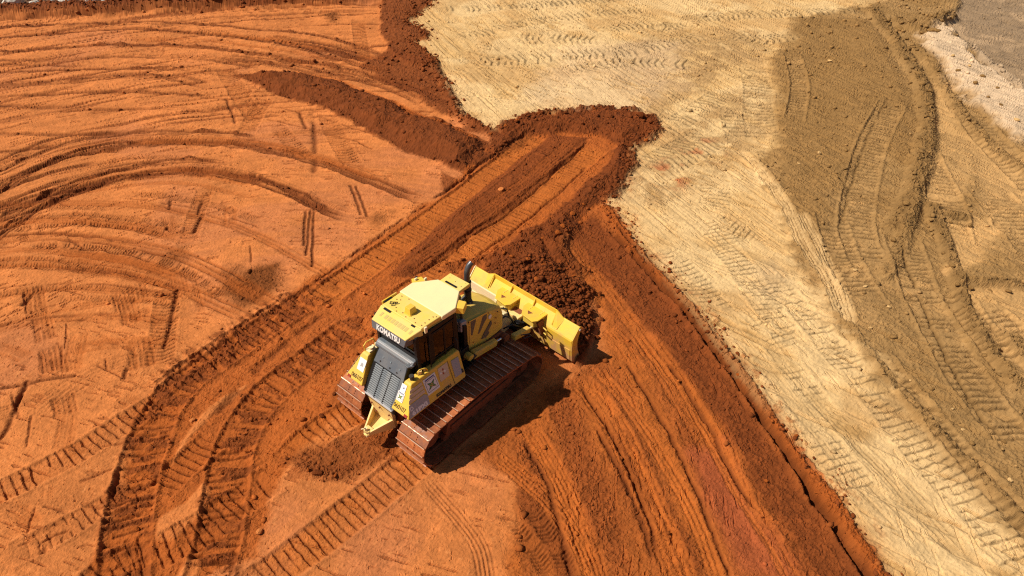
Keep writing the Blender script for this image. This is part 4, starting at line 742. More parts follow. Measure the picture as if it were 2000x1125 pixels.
for y_ in (-.13, .15):
    mb = MB(); mb.hexa([(gx(1.25) - .02, y_ - .012, 1.25), (gx(1.25) + .03, y_ - .012, 1.25), (gx(1.25) + .03, y_ + .012, 1.25), (gx(1.25) - .02, y_ + .012, 1.25), (gx(1.87) - .02, y_ - .012, 1.87), (gx(1.87) + .03, y_ - .012, 1.87), (gx(1.87) + .03, y_ + .012, 1.87), (gx(1.87) - .02, y_ + .012, 1.87)]); mb.build('guard_rib', M_DARK, rg)
mb = MB(); mb.prism([(-1.99, 1.20), (-1.94, 1.255), (-1.88, 1.255), (-1.88, 1.16), (-1.96, 1.16)], 1, -.46, .46); mb.build('guard_sill', M_DEC, rg, .008)
mb = MB(); mb.prism([(-1.40, 2.165), (-1.38, 2.23), (-1.30, 2.30), (-1.20, 2.31), (-1.16, 2.25), (-1.28, 2.18)], 1, -.60, .60); mb.build('guard_top_rail', M_GREY, rg, .02, seg=3)
mb = MB(); mb.tube([(-1.33, -.56, 2.27), (-1.33, .56, 2.27)], .022, 8); mb.build('guard_pipe', M_DEC, rg)
mb = MB(); mb.prism([(-1.44, -.44), (-1.34, -.40), (-1.24, -.44), (-1.22, -.58), (-1.34, -.62), (-1.45, -.55)], 2, 2.20, 2.235); mb.cyl((-1.34, -.51, 2.23), (-1.34, -.51, 2.26), .045); mb.build('mounting_plate', M_GREY, rg, .008)
for y_, z_, mt in ((.25, 2.05, M_CHROME), (.0, 2.05, M_CHROME), (-.3, 2.02, M_CHROME), (-.02, 1.94, M_BLK), (-.25, 1.94, M_BLK), (.3, 1.95, M_BLK)):
    mb = MB(); x_ = gx(z_); mb.cyl((x_ + .01, y_, z_ - .006), (x_ - .018, y_, z_ + .012), .016, 8); mb.build('bolt', mt, rg)

# --- cab: black frame, glass, door
CW = .62
mb = MB()
posts = [((-1.20, -CW), (-1.20, -CW)), ((-1.20, CW), (-1.20, CW)), ((-.86, -.66), (-.86, -.66)), ((-.86, .66), (-.86, .66)), ((-.06, -.66), (-.10, -.66)), ((-.06, .66), (-.10, .66)), ((.44, -.36), (.38, -.36)), ((.44, .36), (.38, .36))]
for (a_, b_) in posts:
    s_ = .045 if abs(a_[1]) > .4 else .035
    mb.hexa([(a_[0] - s_, a_[1] - s_, 1.45), (a_[0] + s_, a_[1] - s_, 1.45), (a_[0] + s_, a_[1] + s_, 1.45), (a_[0] - s_, a_[1] + s_, 1.45), (b_[0] - s_, b_[1] - s_, 2.98), (b_[0] + s_, b_[1] - s_, 2.98), (b_[0] + s_, b_[1] + s_, 2.98), (b_[0] - s_, b_[1] + s_, 2.98)])
pl = [(-1.20, -CW), (-.86, -.66), (-.08, -.66), (.41, -.36), (.41, .36), (-.08, .66), (-.86, .66), (-1.20, CW)]
for z0, z1 in ((1.45, 1.62), (2.88, 2.985)):
    for i in range(8):
        a_, b_ = Vector(pl[i]), Vector(pl[(i + 1) % 8]); d_ = (b_ - a_).normalized(); n2_ = Vector((d_.y, -d_.x)) * .035
        mb.hexa([(*(a_ + n2_), z0), (*(b_ + n2_), z0), (*(b_ - n2_), z0), (*(a_ - n2_), z0), (*(a_ + n2_), z1), (*(b_ + n2_), z1), (*(b_ - n2_), z1), (*(a_ - n2_), z1)])
mb.box(-1.22, -1.17, -.60, .60, 1.45, 2.42)
mb.prism([(-1.2, -.6), (-.86, -.64), (-.08, -.64), (.4, -.34), (.4, .34), (-.08, .64), (-.86, .64), (-1.2, .6)], 2, 1.40, 1.47)
cab = mb.build('cab', M_DARK, doz, .01)
def pane(name, a_, b_, z0, z1, par=None):
    a_, b_ = Vector(a_), Vector(b_); d_ = (b_ - a_).normalized(); n2_ = Vector((d_.y, -d_.x)) * .004
    mb = MB(); mb.hexa([(*(a_ + n2_), z0), (*(b_ + n2_), z0), (*(b_ - n2_), z0), (*(a_ - n2_), z0), (*(a_ + n2_), z1), (*(b_ + n2_), z1), (*(b_ - n2_), z1), (*(a_ - n2_), z1)]); return mb.build(name, M_GLASS, par or cab)
pane('rear_window', (-1.20, -.575), (-1.20, .575), 2.42, 2.88); pane('windscreen', (.41, -.325), (.41, .325), 1.62, 2.88)
for s_ in (-1, 1):
    pane('corner_window', (-1.16, s_ * .628), (-.91, s_ * .655), 1.62, 2.88); pane('quarter_window', (-.035, s_ * .635), (.375, s_ * .39), 1.62, 2.88)
    fr = MB()                                           # door with its own frame, split pane
    yo_ = s_ * .70
    def slab(x0, x1, z0, z1): fr.box(x0, x1, min(yo_ - s_ * .04, yo_), max(yo_ - s_ * .04, yo_), z0, z1)
    slab(-.83, -.77, 1.55, 2.86); slab(-.17, -.11, 1.55, 2.86); slab(-.77, -.17, 2.80, 2.86); slab(-.77, -.17, 1.55, 1.64); slab(-.47, -.425, 1.64, 2.80); slab(-.77, -.17, 2.10, 2.13)
    dr_ = fr.build('cab_door', M_DARK, doz, .008)
    for x0, x1 in ((-.77, -.47), (-.425, -.17)): pane('door_glass', (x0, yo_ - s_ * .02), (x1, yo_ - s_ * .02), 1.64, 2.80, dr_)
    mb = MB(); mb.tube([(-.14, yo_ + s_ * .01, 1.9), (-.14, yo_ + s_ * .06, 1.93), (-.14, yo_ + s_ * .06, 2.25), (-.14, yo_ + s_ * .01, 2.28)], .012, 8); mb.build('door_handle', M_RUB, dr_)
    mb = MB()
    for z_ in (1.8, 2.6): mb.cyl((-.85, yo_, z_ - .06), (-.85, yo_, z_ + .06), .02, 8)
    mb.build('hinge', M_DARK, dr_)
    mb = MB(); mb.tube([(-.93, s_ * .71, 1.7), (-.95, s_ * .745, 1.75), (-.95, s_ * .745, 2.6), (-.93, s_ * .71, 2.65)], .013, 8); mb.build('grab_rail', M_DARK, cab)
mb = MB(); mb.prism([(-.88, 1.5), (-.30, 1.5), (-.30, 1.82), (-.70, 1.86), (-.86, 2.50), (-.98, 2.50)], 1, -.24, .24); mb.box(-.92, -.86, -.14, .14, 2.5, 2.68); mb.build('seat', M_SEAT, cab, .05, seg=3)
for s_ in (-1, 1):
    mb = MB(); mb.prism([(-.75, 1.5), (-.05, 1.5), (-.05, 1.85), (-.15, 1.98), (-.7, 1.98)], 1, min(s_ * .32, s_ * .52), max(s_ * .32, s_ * .52)); mb.cyl((-.15, s_ * .42, 1.95), (-.13, s_ * .42, 2.12), .025); mb.build('armrest_console', M_DARK, cab, .02)
mb = MB(); mb.prism([(.1, 1.5), (.38, 1.5), (.38, 1.98), (.25, 2.0)], 1, -.3, .3); mb.build('dashboard', M_DARK, cab, .02)
mb = MB(); mb.box(-.72, -.52, -.645, -.64, 2.06, 2.26); mb.build('paper_sheet', M_WHITE, cab)
mb = MB(); mb.tube([(-.10, -.58, 2.02), (.05, -.5, 2.18), (.2, -.44, 2.3)], .03, 6); mb.build('sun_shade', M_CREAM, cab)

# --- roof
main = [(-1.03, -.625), (-.485, -.64), (-.485, -.69), (-.30, -.71), (-.05, -.69), (.43, -.34), (.43, .24), (.24, .42), (-.06, .68), (-.30, .70), (-.485, .66), (-.485, .61), (-1.0, .60)]
main = [(-1.03, -.63), (-.05, -.69), (.42, -.35), (.42, .29), (-.05, .69), (-1.03, .60)]
mb = MB(); mb.prism([(-1.03, -.64), (-.45, -.655), (-.45, .64), (-1.03, .62)], 2, 3.00, 3.115); roof = mb.build('cab_roof', M_RY, doz, .02, seg=3)
mb = MB(); mb.prism([(-.47, -.70), (-.06, -.71), (.42, -.36), (.42, .32), (-.06, .69), (-.47, .67)], 2, 3.005, 3.128); mb.build('front_roof_panel', M_ROOF2, roof, .022, seg=3)
mb = MB(); mb.prism([(-.98, -.635), (.0, -.70), (.40, -.37), (.40, .33), (.0, .68), (-.98, .61)], 2, 2.94, 3.0); mb.build('roof_edge', M_YD, roof, .01)
mb = MB(); mb.prism([(.415, 3.118), (.76, 3.135), (.78, 3.11), (.78, 3.04), (.70, 3.03), (.415, 3.05)], 1, -.355, .275); vz = mb.build('front_visor', M_RY, roof, .014, seg=3)
mb = MB(); mb.prism([(.445, -.22), (.495, -.22), (.495, .14), (.445, .14)], 2, 3.10, 3.136); mb.build('visor_slot', M_DARK, roof, .004)
for x_, y_ in ((.55, -.27), (.70, -.27), (.60, -.04), (.62, .16), (.72, .2)):
    mb = MB(); mb.cyl((x_, y_, 3.12), (x_, y_, 3.142), .012, 6); mb.build('bolt', M_HITCH, roof)
# sloped rear visor
rv = MB(); rv.hexa([(-1.415, -.565, 2.95), (-1.04, -.70, 2.97), (-1.04, .68, 2.97), (-1.415, .52, 2.95), (-1.43, -.56, 3.01), (-1.03, -.655, 3.108), (-1.03, .635, 3.108), (-1.43, .515, 3.01)]); rvo = rv.build('rear_visor', M_RY, roof, .016, seg=3)
rp = lambda x_, y_, dz=0: (x_, y_, 3.01 + (x_ + 1.43) / .40 * .098 + dz)
for k, y_ in enumerate((.42, .27, .165, .06, -.045, -.15, -.255, -.36, -.50)):
    x0, x1 = (-1.27, -1.16); h_ = .04 if 0 < k < 8 else .03
    mb = MB(); mb.hexa([rp(x0, y_ - h_, -.008), rp(x1, y_ - h_, -.008), rp(x1, y_ + h_, -.008), rp(x0, y_ + h_, -.008), rp(x0, y_ - h_, .004), rp(x1, y_ - h_, .004), rp(x1, y_ + h_, .004), rp(x0, y_ + h_, .004)]); mb.build('vent_insert', M_VENTY, roof)
mb = MB(); mb.hexa([rp(-1.10, .28, 0), rp(-1.05, .28, 0), rp(-1.05, .50, 0), rp(-1.10, .50, 0), rp(-1.10, .28, .012), rp(-1.05, .28, .012), rp(-1.05, .50, .012), rp(-1.10, .50, .012)]); mb.build('roof_slot', M_DARK, roof)
mb = MB(); mb.hexa([rp(-1.09, -.48, 0), rp(-1.05, -.48, 0), rp(-1.05, -.37, 0), rp(-1.09, -.37, 0), rp(-1.09, -.48, .012), rp(-1.05, -.48, .012), rp(-1.05, -.37, .012), rp(-1.09, -.37, .012)]); mb.build('roof_slot', M_DARK, roof)
# dark name band under the rear lip
nb = MB(); nb.hexa([(-1.465, -.53, 2.80), (-1.18, -.58, 2.78), (-1.18, .55, 2.78), (-1.465, .50, 2.80), (-1.425, -.575, 3.0), (-1.18, -.62, 3.0), (-1.18, .59, 3.0), (-1.425, .53, 3.0)]); nbo = nb.build('name_band', M_GREY, roof, .012)
lay(text_mesh('KOMATSU', .16, .007, 1.03), 'maker_lettering', M_WHITE, roof, (-1.452, -.03, 2.90), (0, -1, 0), (.04, 0, .2), (.98, 1.15))
# satellite receiver and small fittings on the roof
mb = MB(); mb.prism([(-.90, -.18), (-.70, -.18), (-.67, -.15), (-.67, .02), (-.70, .05), (-.90, .05), (-.93, .02), (-.93, -.15)], 2, 3.115, 3.125); mb.hexa([(-.90, -.16, 3.12), (-.70, -.16, 3.12), (-.70, .03, 3.12), (-.90, .03, 3.12), (-.875, -.135, 3.275), (-.715, -.135, 3.275), (-.715, .015, 3.275), (-.875, .015, 3.275)]); rb_ = mb.build('receiver_box', M_YB, roof, .014, seg=3)
random.seed(3)
for x_, y_ in ((-.98, .2), (-.98, -.1), (-.98, -.4), (-.9, .3), (-.60, -.55), (-.72, -.55), (-.85, -.56), (-.55, -.60), (-.52, .30), (-.55, .5), (-.95, -.56), (-.9, -.28), (-.70, .50), (-.66, .42), (-.93, .05)):
    mb = MB(); mb.cyl((x_, y_, 3.11), (x_, y_, 3.126), .013, 6); mb.build('bolt', M_MUD, roof)
mb = MB()
for x_, y_ in ((-.90, .50), (-.86, .44), (-.83, .40), (-.92, .42)): mb.tube([(x_, y_, 3.11), (x_ + .01, y_ - .01, 3.17), (x_ + .05, y_ - .03, 3.15)], .014, 6)
mb.build('cable_clamp', M_BLK, roof)
mb = MB(); mb.box(-.98, -.55, .655, .69, 3.03, 3.145); mb.build('side_rail', M_Y, roof, .01); mb = MB(); mb.box(-.95, -.72, .615, .66, 3.10, 3.125); mb.build('roof_slot', M_DARK, roof)
# work lights on brackets at the front corners of the roof
for s_, xa in ((-1, -.05), (1, -.05)):
    mb = MB(); mb.prism([(xa, s_ * .66), (xa + .26, s_ * .54), (xa + .32, s_ * .72), (xa + .10, s_ * .84)], 2, 2.93, 3.10); lt_ = mb.build('work_light', M_YB, roof, .015, seg=3)
    a_, b_ = Vector((xa + .26, s_ * .54)), Vector((xa + .32, s_ * .72)); d_ = (b_ - a_).normalized(); nn_ = Vector((d_.y, -d_.x)) * (.012 if s_ > 0 else -.012); c0, c1 = a_ + d_ * .03, b_ - d_ * .03
    mb = MB(); mb.hexa([(*c0, 2.96), (*c1, 2.96), (*(c1 + nn_), 2.96), (*(c0 + nn_), 2.96), (*c0, 3.07), (*c1, 3.07), (*(c1 + nn_), 3.07), (*(c0 + nn_), 3.07)]); mb.build('light_lens', M_WHITE, roof)
for x_, y_ in ((-1.0, -.70), (.05, .72), (.2, .56)):
    mb = MB(); mb.box(x_, x_ + .07, y_ - .02, y_ + .02, 3.0, 3.15); mb.build('lifting_lug', M_CREAM, roof, .006)
# mirror and dark arm by the left front of the cab
mb = MB(); mb.tube([(.1, .62, 2.9), (.25, .85, 2.95), (.35, .9, 2.9)], .015, 8); mb.box(.30, .36, .80, 1.02, 2.66, 2.92); mb.build('mirror', M_BLK, cab, .01)

# --- engine hood
hx = [.36, .55, .9, 1.25, 1.55, 1.70, 1.78]; hz = [2.30, 2.29, 2.23, 2.14, 2.04, 1.95, 1.80]; hyw = [.50, .505, .505, .50, .49, .475, .44]
vs, fs = [], []
K = 14
for i in range(len(hx)):
    w_, h_ = hyw[i], hz[i]; r_ = .16
    sec = [(-w_, 1.22 if i < 6 else 1.25), (-w_, h_ - .5), (-w_, h_ - r_)] + [(-w_ + r_ - r_ * math.cos(R(a_)), h_ - r_ + r_ * math.sin(R(a_))) for a_ in (30, 60, 90)] + [(-w_ * .3, h_ + .035)]
    sec = sec + [(-y_, z_) for y_, z_ in sec[::-1]]
    vs += [(hx[i], y_, z_) for y_, z_ in sec]
K = len(sec)
for i in range(len(hx) - 1):
    for k in range(K - 1): fs.append((i * K + k, i * K + k + 1, (i + 1) * K + k + 1, (i + 1) * K + k))
    fs.append((i * K + K - 1, i * K, (i + 1) * K, (i + 1) * K + K - 1))
fs += [tuple(range(K)), tuple((len(hx) - 1) * K + k for k in range(K - 1, -1, -1))]
mb = MB(); mb.add(vs, fs); hood = mb.build('engine_hood', M_YD, doz, .012)
for p in hood.data.polygons: p.use_smooth = False
for s_ in (-1, 1):
    y0, y1 = (-.517, -.507) if s_ < 0 else (.507, .517)
    def plate(name, poly, mat, th=.0): mb_ = MB(); mb_.prism(poly, 1, y0 - (th if s_ < 0 else 0), y1 + (th if s_ > 0 else 0)); return mb_.build(name, mat, hood, .004)
    plate('side_panel', [(.50, 1.55), (.72, 1.50), (.92, 1.62), (1.10, 1.90), (1.16, 2.02), (1.16, 2.13), (.52, 2.24)], M_CREAM if False else M_YD)
    plate('side_vent', [(.56, 1.78), (.60, 1.76), (.74, 2.12), (.74, 2.17), (.56, 2.20)], M_VENT, .006); plate('side_vent', [(.78, 1.66), (.86, 1.66), (1.0, 1.85), (1.12, 1.96), (1.12, 2.09), (.98, 2.10), (.90, 1.92)], M_VENT, .006)
    plate('side_vent', [(.90, 1.42), (1.06, 1.36), (1.20, 1.44), (1.16, 1.52), (1.30, 1.66), (1.28, 1.78), (1.14, 1.66), (1.02, 1.56)], M_VENT, .006)
    plate('round_label', [(1.24 + .055 * math.cos(R(a_)), 1.92 + .06 * math.sin(R(a_))) for a_ in range(0, 360, 30)], M_WHITE, .004)
    for x_, z_ in ((.50, 2.22), (1.18, 2.08), (.62, 1.52), (1.45, 1.75), (1.42, 1.6), (1.52, 1.9)):
        mb = MB(); mb.cyl((x_, s_ * .505, z_), (x_, s_ * .53, z_), .014, 6); mb.build('bolt', M_MUD, hood)
mb = MB(); mb.box(1.785, 1.83, -.36, .36, 1.3, 1.74); mb.build('nose_grille', M_DARK, hood, .01)
mb = MB(); mb.prism([(.30, 1.35), (.42, 1.35), (.42, 2.20), (.30, 2.26)], 1, -.54, .54); mb.build('bulkhead', M_DARK, doz, .01)
mb = MB(); mb.prism([(.26, 2.05), (.44, 2.04), (.46, 2.30), (.28, 2.34)], 1, -.50, -.20); mb.build('air_intake', M_DEC, hood, .02)
# exhaust
mb = MB(); mb.tube([(1.03, 0, 2.12), (1.03, 0, 2.30)], [.15, .10], 18); mb.tube([(1.03, 0, 2.28), (1.03, 0, 2.86)], .088, 18); ex = mb.build('exhaust_pipe', M_RUB, doz, 0, True)
mb = MB(); mb.tube([(1.03, 0, 2.84), (1.03, 0, 3.02), (1.035, 0, 3.12), (1.06, -.005, 3.22), (1.11, -.015, 3.30), (1.18, -.03, 3.35)], .072, 18, cap=False); mb.build('tail_pipe', M_PIPE, ex, 0, True)
mb = MB(); mb.tube([(.80, .05, 2.24), (.82, .05, 2.36), (.96, .02, 2.44)], .05, 10); mb.build('intake_elbow', M_DARK, ex)
for z_ in (2.60, 2.84): mb = MB(); mb.cyl((1.03, 0, z_), (1.03, 0, z_ + .035), .10, 16); mb.build('clamp', M_DARK, ex)

# --- steps between tank and hood
for s_ in (-1, 1):
    mb = MB(); mb.box(-.10, .36, min(s_ * .62, s_ * .86), max(s_ * .62, s_ * .86), 1.26, 1.31)
    for k in range(5): mb.box(-.07 + k * .09, -.04 + k * .09, min(s_ * .62, s_ * .86), max(s_ * .62, s_ * .86), 1.31, 1.335)
    mb.prism([(-.12, 1.1), (-.08, 1.1), (.0, 1.30), (-.12, 1.30)], 1, min(s_ * .6, s_ * .84), max(s_ * .6, s_ * .84)); mb.build('step', M_DARK, doz, .006)
    mb = MB(); mb.tube([(.30, s_ * .72, 1.30), (.42, s_ * .74, 1.36), (.48, s_ * .70, 1.30)], .05, 8); mb.build('hose', M_RUB, doz)
    # lift cylinder, covered barrel and bright rod
    a_, b_ = Vector((.42, s_ * .66, 1.33)), Vector((1.30, s_ * .62, 1.12)); d_ = (b_ - a_).normalized()
    mb = MB(); sd_ = Vector((0, 1, 0)); un = d_.cross(sd_).normalized() * -1
    def sec8(p, w_, h_): return [p - sd_ * w_ - un * h_, p + sd_ * w_ - un * h_, p + sd_ * w_ + un * h_, p - sd_ * w_ + un * h_]
    q0, q1 = sec8(a_, .085, .10), sec8(b_, .075, .09); mb.add(q0 + q1, [(0, 1, 2, 3), (7, 6, 5, 4), (0, 4, 5, 1), (1, 5, 6, 2), (2, 6, 7, 3), (3, 7, 4, 0)])
    mb.cyl(a_ - d_ * .12 - Vector((0, .10, 0)), a_ - d_ * .12 + Vector((0, .10, 0)), .10)
    lc = mb.build('lift_cylinder', M_YD, doz, .03, seg=3)
    mb = MB(); mb.cyl(b_, b_ + d_ * .36, .032, 14); mb.build('piston_rod', M_CHROME, lc, 0, True)
    c_ = b_ + d_ * .38; mb = MB(); mb.cyl(c_ - Vector((0, .09, 0)), c_ + Vector((0, .09, 0)), .10); mb.prism([(c_.x - .12, c_.z - .45), (c_.x + .2, c_.z - .45), (c_.x + .08, c_.z + .06), (c_.x - .06, c_.z + .06)], 1, c_.y - .05, c_.y + .05); mb.build('rod_bracket', M_MUD, lc, .01)
    # angle cylinder from the push frame to the blade
    a_, b_ = Vector((1.92, s_ * .66, .86)), Vector((2.52, s_ * .70, .78)); d_ = (b_ - a_).normalized(); un = d_.cross(sd_).normalized() * -1
    mb = MB(); q0, q1 = sec8(a_, .08, .08), sec8(b_, .075, .075); mb.add(q0 + q1, [(0, 1, 2, 3), (7, 6, 5, 4), (0, 4, 5, 1), (1, 5, 6, 2), (2, 6, 7, 3), (3, 7, 4, 0)]); ac = mb.build('angle_cylinder', M_YD, doz, .025, seg=3)
    mb = MB(); mb.cyl(b_, b_ + d_ * .34, .03, 12); mb.cyl(b_ + d_ * .34 - Vector((0, 0, .09)), b_ + d_ * .34 + Vector((0, 0, .09)), .06); mb.build('piston_rod', M_CREAM, ac)
    mb = MB(); mb.tube([(2.05, s_ * .82, .95), (2.2, s_ * .98, .98), (2.3, s_ * .98, .86), (2.1, s_ * .86, .82)], .016, 6); mb.build('hose', M_RUB, ac)

# --- push frame and mast
mb = MB(); mb.prism([(-.2, -.62), (.2, -.62), (1.9, -.62), (2.35, -.45), (2.62, -.16), (2.78, -.14), (2.78, .14), (2.62, .16), (2.35, .45), (1.9, .62), (-.2, .62), (-.2, .50), (1.75, .50), (2.1, .28), (2.1, -.28), (1.75, -.50), (-.2, -.50)], 2, .32, .60); cf = mb.build('push_frame', M_MUD, doz, .02)
mb = MB(); mb.prism([(1.95, .58), (2.62, .52), (2.60, .72), (2.30, 1.18), (2.16, 1.22)], 1, -.16, .02); mb.build('mast', M_CREAM, cf, .02)
mb = MB(); mb.prism([(2.2, .58), (2.75, .5), (2.72, .66), (2.55, 1.0), (2.45, 1.0)], 1, .14, .24); mb.build('mast', M_CREAM, cf, .02)
mb = MB(); mb.cyl((2.34, .06, 1.06), (2.34, .06, 1.18), .10, 18); mb.cyl((2.34, .06, 1.18), (2.34, .06, 1.22), .075, 16); mb.cyl((2.34, .06, 1.22), (2.34, .06, 1.25), .04, 6); mb.build('pivot_cap', M_HITCH, cf, .01)
mb = MB()
for pts in ([(1.85, -.10, 1.35), (2.02, -.18, 1.52), (2.20, -.22, 1.40), (2.34, -.18, 1.05), (2.5, -.1, .8)], [(1.85, -.20, 1.2), (2.05, -.30, 1.3), (2.25, -.30, 1.1), (2.45, -.3, .7)], [(1.9, .2, 1.3), (2.1, .3, 1.45), (2.35, .3, 1.2), (2.5, .25, .8)], [(1.9, -.35, 1.0), (2.1, -.5, 1.1), (2.3, -.5, .9), (2.5, -.45, .7)]): mb.tube(pts, .022, 8)
mb.build('hose_bundle', M_RUB, cf, 0, True)
mb = MB(); mb.box(2.35, 2.8, -.42, .42, .55, .72); mb.cyl((2.5, -.35, .72), (2.5, -.35, .85), .09); mb.cyl((2.55, .3, .72), (2.55, .3, .9), .08); mb.build('valve_block', M_DARK, cf, .02)

# --- blade, slightly angled
blade = bpy.data.objects.new('dozer_blade', None); COL.objects.link(blade); blade.parent = doz; blade.location = (3.215, 0, 0); blade.rotation_euler = (0, 0, R(-3.16))
BW = 1.905
front = [(0.0, 1.15), (-.10, 1.02), (-.17, .86), (-.20, .66), (-.18, .46), (-.11, .26), (-.02, .08), (.03, -.06)]
back = [(-.03, -.06), (-.16, .10), (-.24, .28), (-.26, .50), (-.27, .78), (-.25, .88), (-.03, 1.15)]
mb = MB(); mb.prism(front + back, 1, -BW, BW); mo = mb.build('moldboard', M_YB, blade, .008)
# back sheets stand slightly off one another so their joints show
mb = MB(); mb.hexa([(-.285, -BW + .01, .84), (-.26, -BW + .01, .84), (-.26, BW - .01, .84), (-.285, BW - .01, .84), (-.045, -BW + .01, 1.135), (-.02, -BW + .01, 1.145), (-.02, BW - .01, 1.145), (-.045, BW - .01, 1.135)]); mb.build('top_flange', M_YB, blade, .004)
for s_, mt in ((-1, M_YB), (1, M_CREAM)):
    y0, y1 = sorted((s_ * .50, s_ * (BW - .012)))
    mb = MB(); mb.prism([(-.30, .80), (-.28, .84), (-.255, .80), (-.24, .12), (-.27, .12), (-.295, .5)], 1, y0, y1); mb.build('back_plate', mt, blade, .005)
    mb = MB(); mb.prism([(-.312, .50), (-.29, .50), (-.26, .14), (-.285, .14)], 1, y0 + .03, y1 - .03); mb.build('back_plate', mt, blade, .004)
mb = MB(); mb.prism([(-.06, .06), (.0, .08), (.09, -.16), (.05, -.16)], 1, -BW, BW); mb.build('cutting_edge', M_MUD, blade, .003)
for s_ in (-1, 1):
    y0, y1 = sorted((s_ * BW, s_ * (BW + .028))); mb = MB(); mb.prism([(.0, 1.16), (.05, 1.10), (.0, .98), (-.06, .85), (-.09, .65), (-.06, .42), (.01, .22), (.12, .02), (.12, -.10), (-.04, -.10), (-.27, .12), (-.31, .5), (-.30, .86), (-.05, 1.16)], 1, y0, y1); mb.build('end_plate', M_YB if s_ < 0 else M_CREAM, blade, .005)
    mb = MB(); mb.cyl((-.04, s_ * BW, 1.08), (-.04, s_ * (BW + .05), 1.08), .03, 10); mb.build('end_pin', M_WHITE, blade)
    mb = MB(); mb.box(-.02, .10, min(s_ * (BW - .18), s_ * (BW + .03)), max(s_ * (BW - .18), s_ * (BW + .03)), -.17, .14); mb.build('end_bit', M_MUD, blade, .006)
# raised spill guard in the middle with gussets
mb = MB(); mb.prism([(-1.40, 1.14), (-1.16, 1.285), (1.14, 1.285), (1.42, 1.14)], 0, -.035, -.012); mb.build('spill_guard', M_YB, blade, .004)
for y_ in (1.14, .44, -.40, -1.16):
    mb = MB(); mb.add([(-.035, y_ - .012, 1.27), (-.035, y_ + .012, 1.27), (-.24, y_ + .012, .92), (-.24, y_ - .012, .92), (-.035, y_ - .012, 1.10), (-.035, y_ + .012, 1.10)], [(0, 1, 2, 3), (3, 2, 5, 4), (0, 4, 5, 1), (0, 3, 4), (1, 5, 2)]); mb.build('gusset', M_YB, blade)
for y_ in (1.14, -1.16):
    s_ = 1 if y_ > 0 else -1
    mb = MB(); mb.add([(-.04, y_, 1.275), (-.04, y_ + s_ * .26, 1.145), (-.26, y_ + s_ * .20, .90), (-.26, y_ + s_ * .04, .90)], [(0, 1, 2, 3)]); 
    mb.add([(-.05, y_, 1.265), (-.05, y_ + s_ * .26, 1.135), (-.27, y_ + s_ * .20, .89), (-.27, y_ + s_ * .04, .89)], [(3, 2, 1, 0)]); mb.build('guard_wing', M_YB, blade)
# two heavy brackets that carry the cylinders and the pivot
for y_, wd_ in ((.42, .70), (-.56, .70)):
    h_ = wd_ / 2
    mb = MB(); mb.prism([(-.06, y_ - h_), (-.06, y_ + h_), (-.30, y_ + h_), (-.58, y_ + h_ * .45), (-.62, y_ - h_ * .75), (-.50, y_ - h_)], 2, 1.02, 1.06); bk = mb.build('bracket', M_YB, blade, .008)
    mb = MB(); mb.prism([(-.08, y_ - h_ * .9), (-.08, y_ + h_ * .9), (-.30, y_ + h_ * .9), (-.54, y_ + h_ * .4), (-.56, y_ - h_ * .7), (-.46, y_ - h_ * .9)], 2, .80, 1.02); mb.build('bracket_web', M_YD, bk, .008)
    mb = MB(); mb.prism([(-.36, y_ - .05), (-.36, y_ + .13), (-.47, y_ + .03)], 2, 1.055, 1.064); mb.build('lightening_hole', M_MUD, bk)
    for k in range(6): mb = MB(); bx_, by_ = -.12 - .07 * (k % 3), y_ - .22 + .36 * (k // 3); mb.cyl((bx_, by_, 1.055), (bx_, by_, 1.075), .014, 6); mb.build('bolt', M_HITCH, bk)
mb = MB(); mb.cyl((-.40, -.08, .40), (-.40, -.08, .70), .13, 18); mb.box(-.45, -.1, -.22, .1, .5, .85); mb.build('ball_joint', M_MUD, blade, .01)
mb = MB(); mb.prism([(-.60, -.30), (-.30, -.30), (-.30, .14), (-.60, .14)], 2, .66, .84); mb.build('crosshead', M_HITCH, blade, .02)
mb = MB(); mb.tube([(-.36, -.95, .80), (-.42, -1.15, .82), (-.42, -1.15, .66), (-.36, -1.0, .62)], .018, 8); mb.build('towing_loop', M_YD, blade)
mb = MB(); mb.hexa([(-.42, -.98, .55), (-.28, -.98, .55), (-.28, -.74, .55), (-.42, -.74, .55), (-.50, -.92, .98), (-.28, -.92, .98), (-.28, -.70, .98), (-.50, -.70, .98)]); mb.build('cylinder_lug', M_MUD, blade, .01)

# ------------------------------------------------------------------ loose pieces: clods, stones, rubble
def rock_mesh(name, seed, sub=2, flat_=.7, rough=.35):
    rg_ = random.Random(seed); bm = bmesh.new(); bmesh.ops.create_icosphere(bm, subdivisions=sub, radius=1)
    cuts = [(Vector((rg_.gauss(0, 1), rg_.gauss(0, 1), rg_.gauss(0, .7))).normalized(), rg_.uniform(.55, .95)) for _ in range(9)]
    sx, sy = rg_.uniform(.75, 1.2), rg_.uniform(.7, 1.0)
    for v in bm.verts:
        d = v.co.normalized(); r_ = 1.0
        for n_, k in cuts:
            t = d.dot(n_)
            if t > 1e-3: r_ = min(r_, k / t)
        r_ *= 1 + rough * .25 * rg_.uniform(-1, 1)
        v.co = Vector((d.x * r_ * sx, d.y * r_ * sy, d.z * r_ * flat_))
    m_ = bpy.data.meshes.new(name); bm.to_mesh(m_); bm.free(); return m_
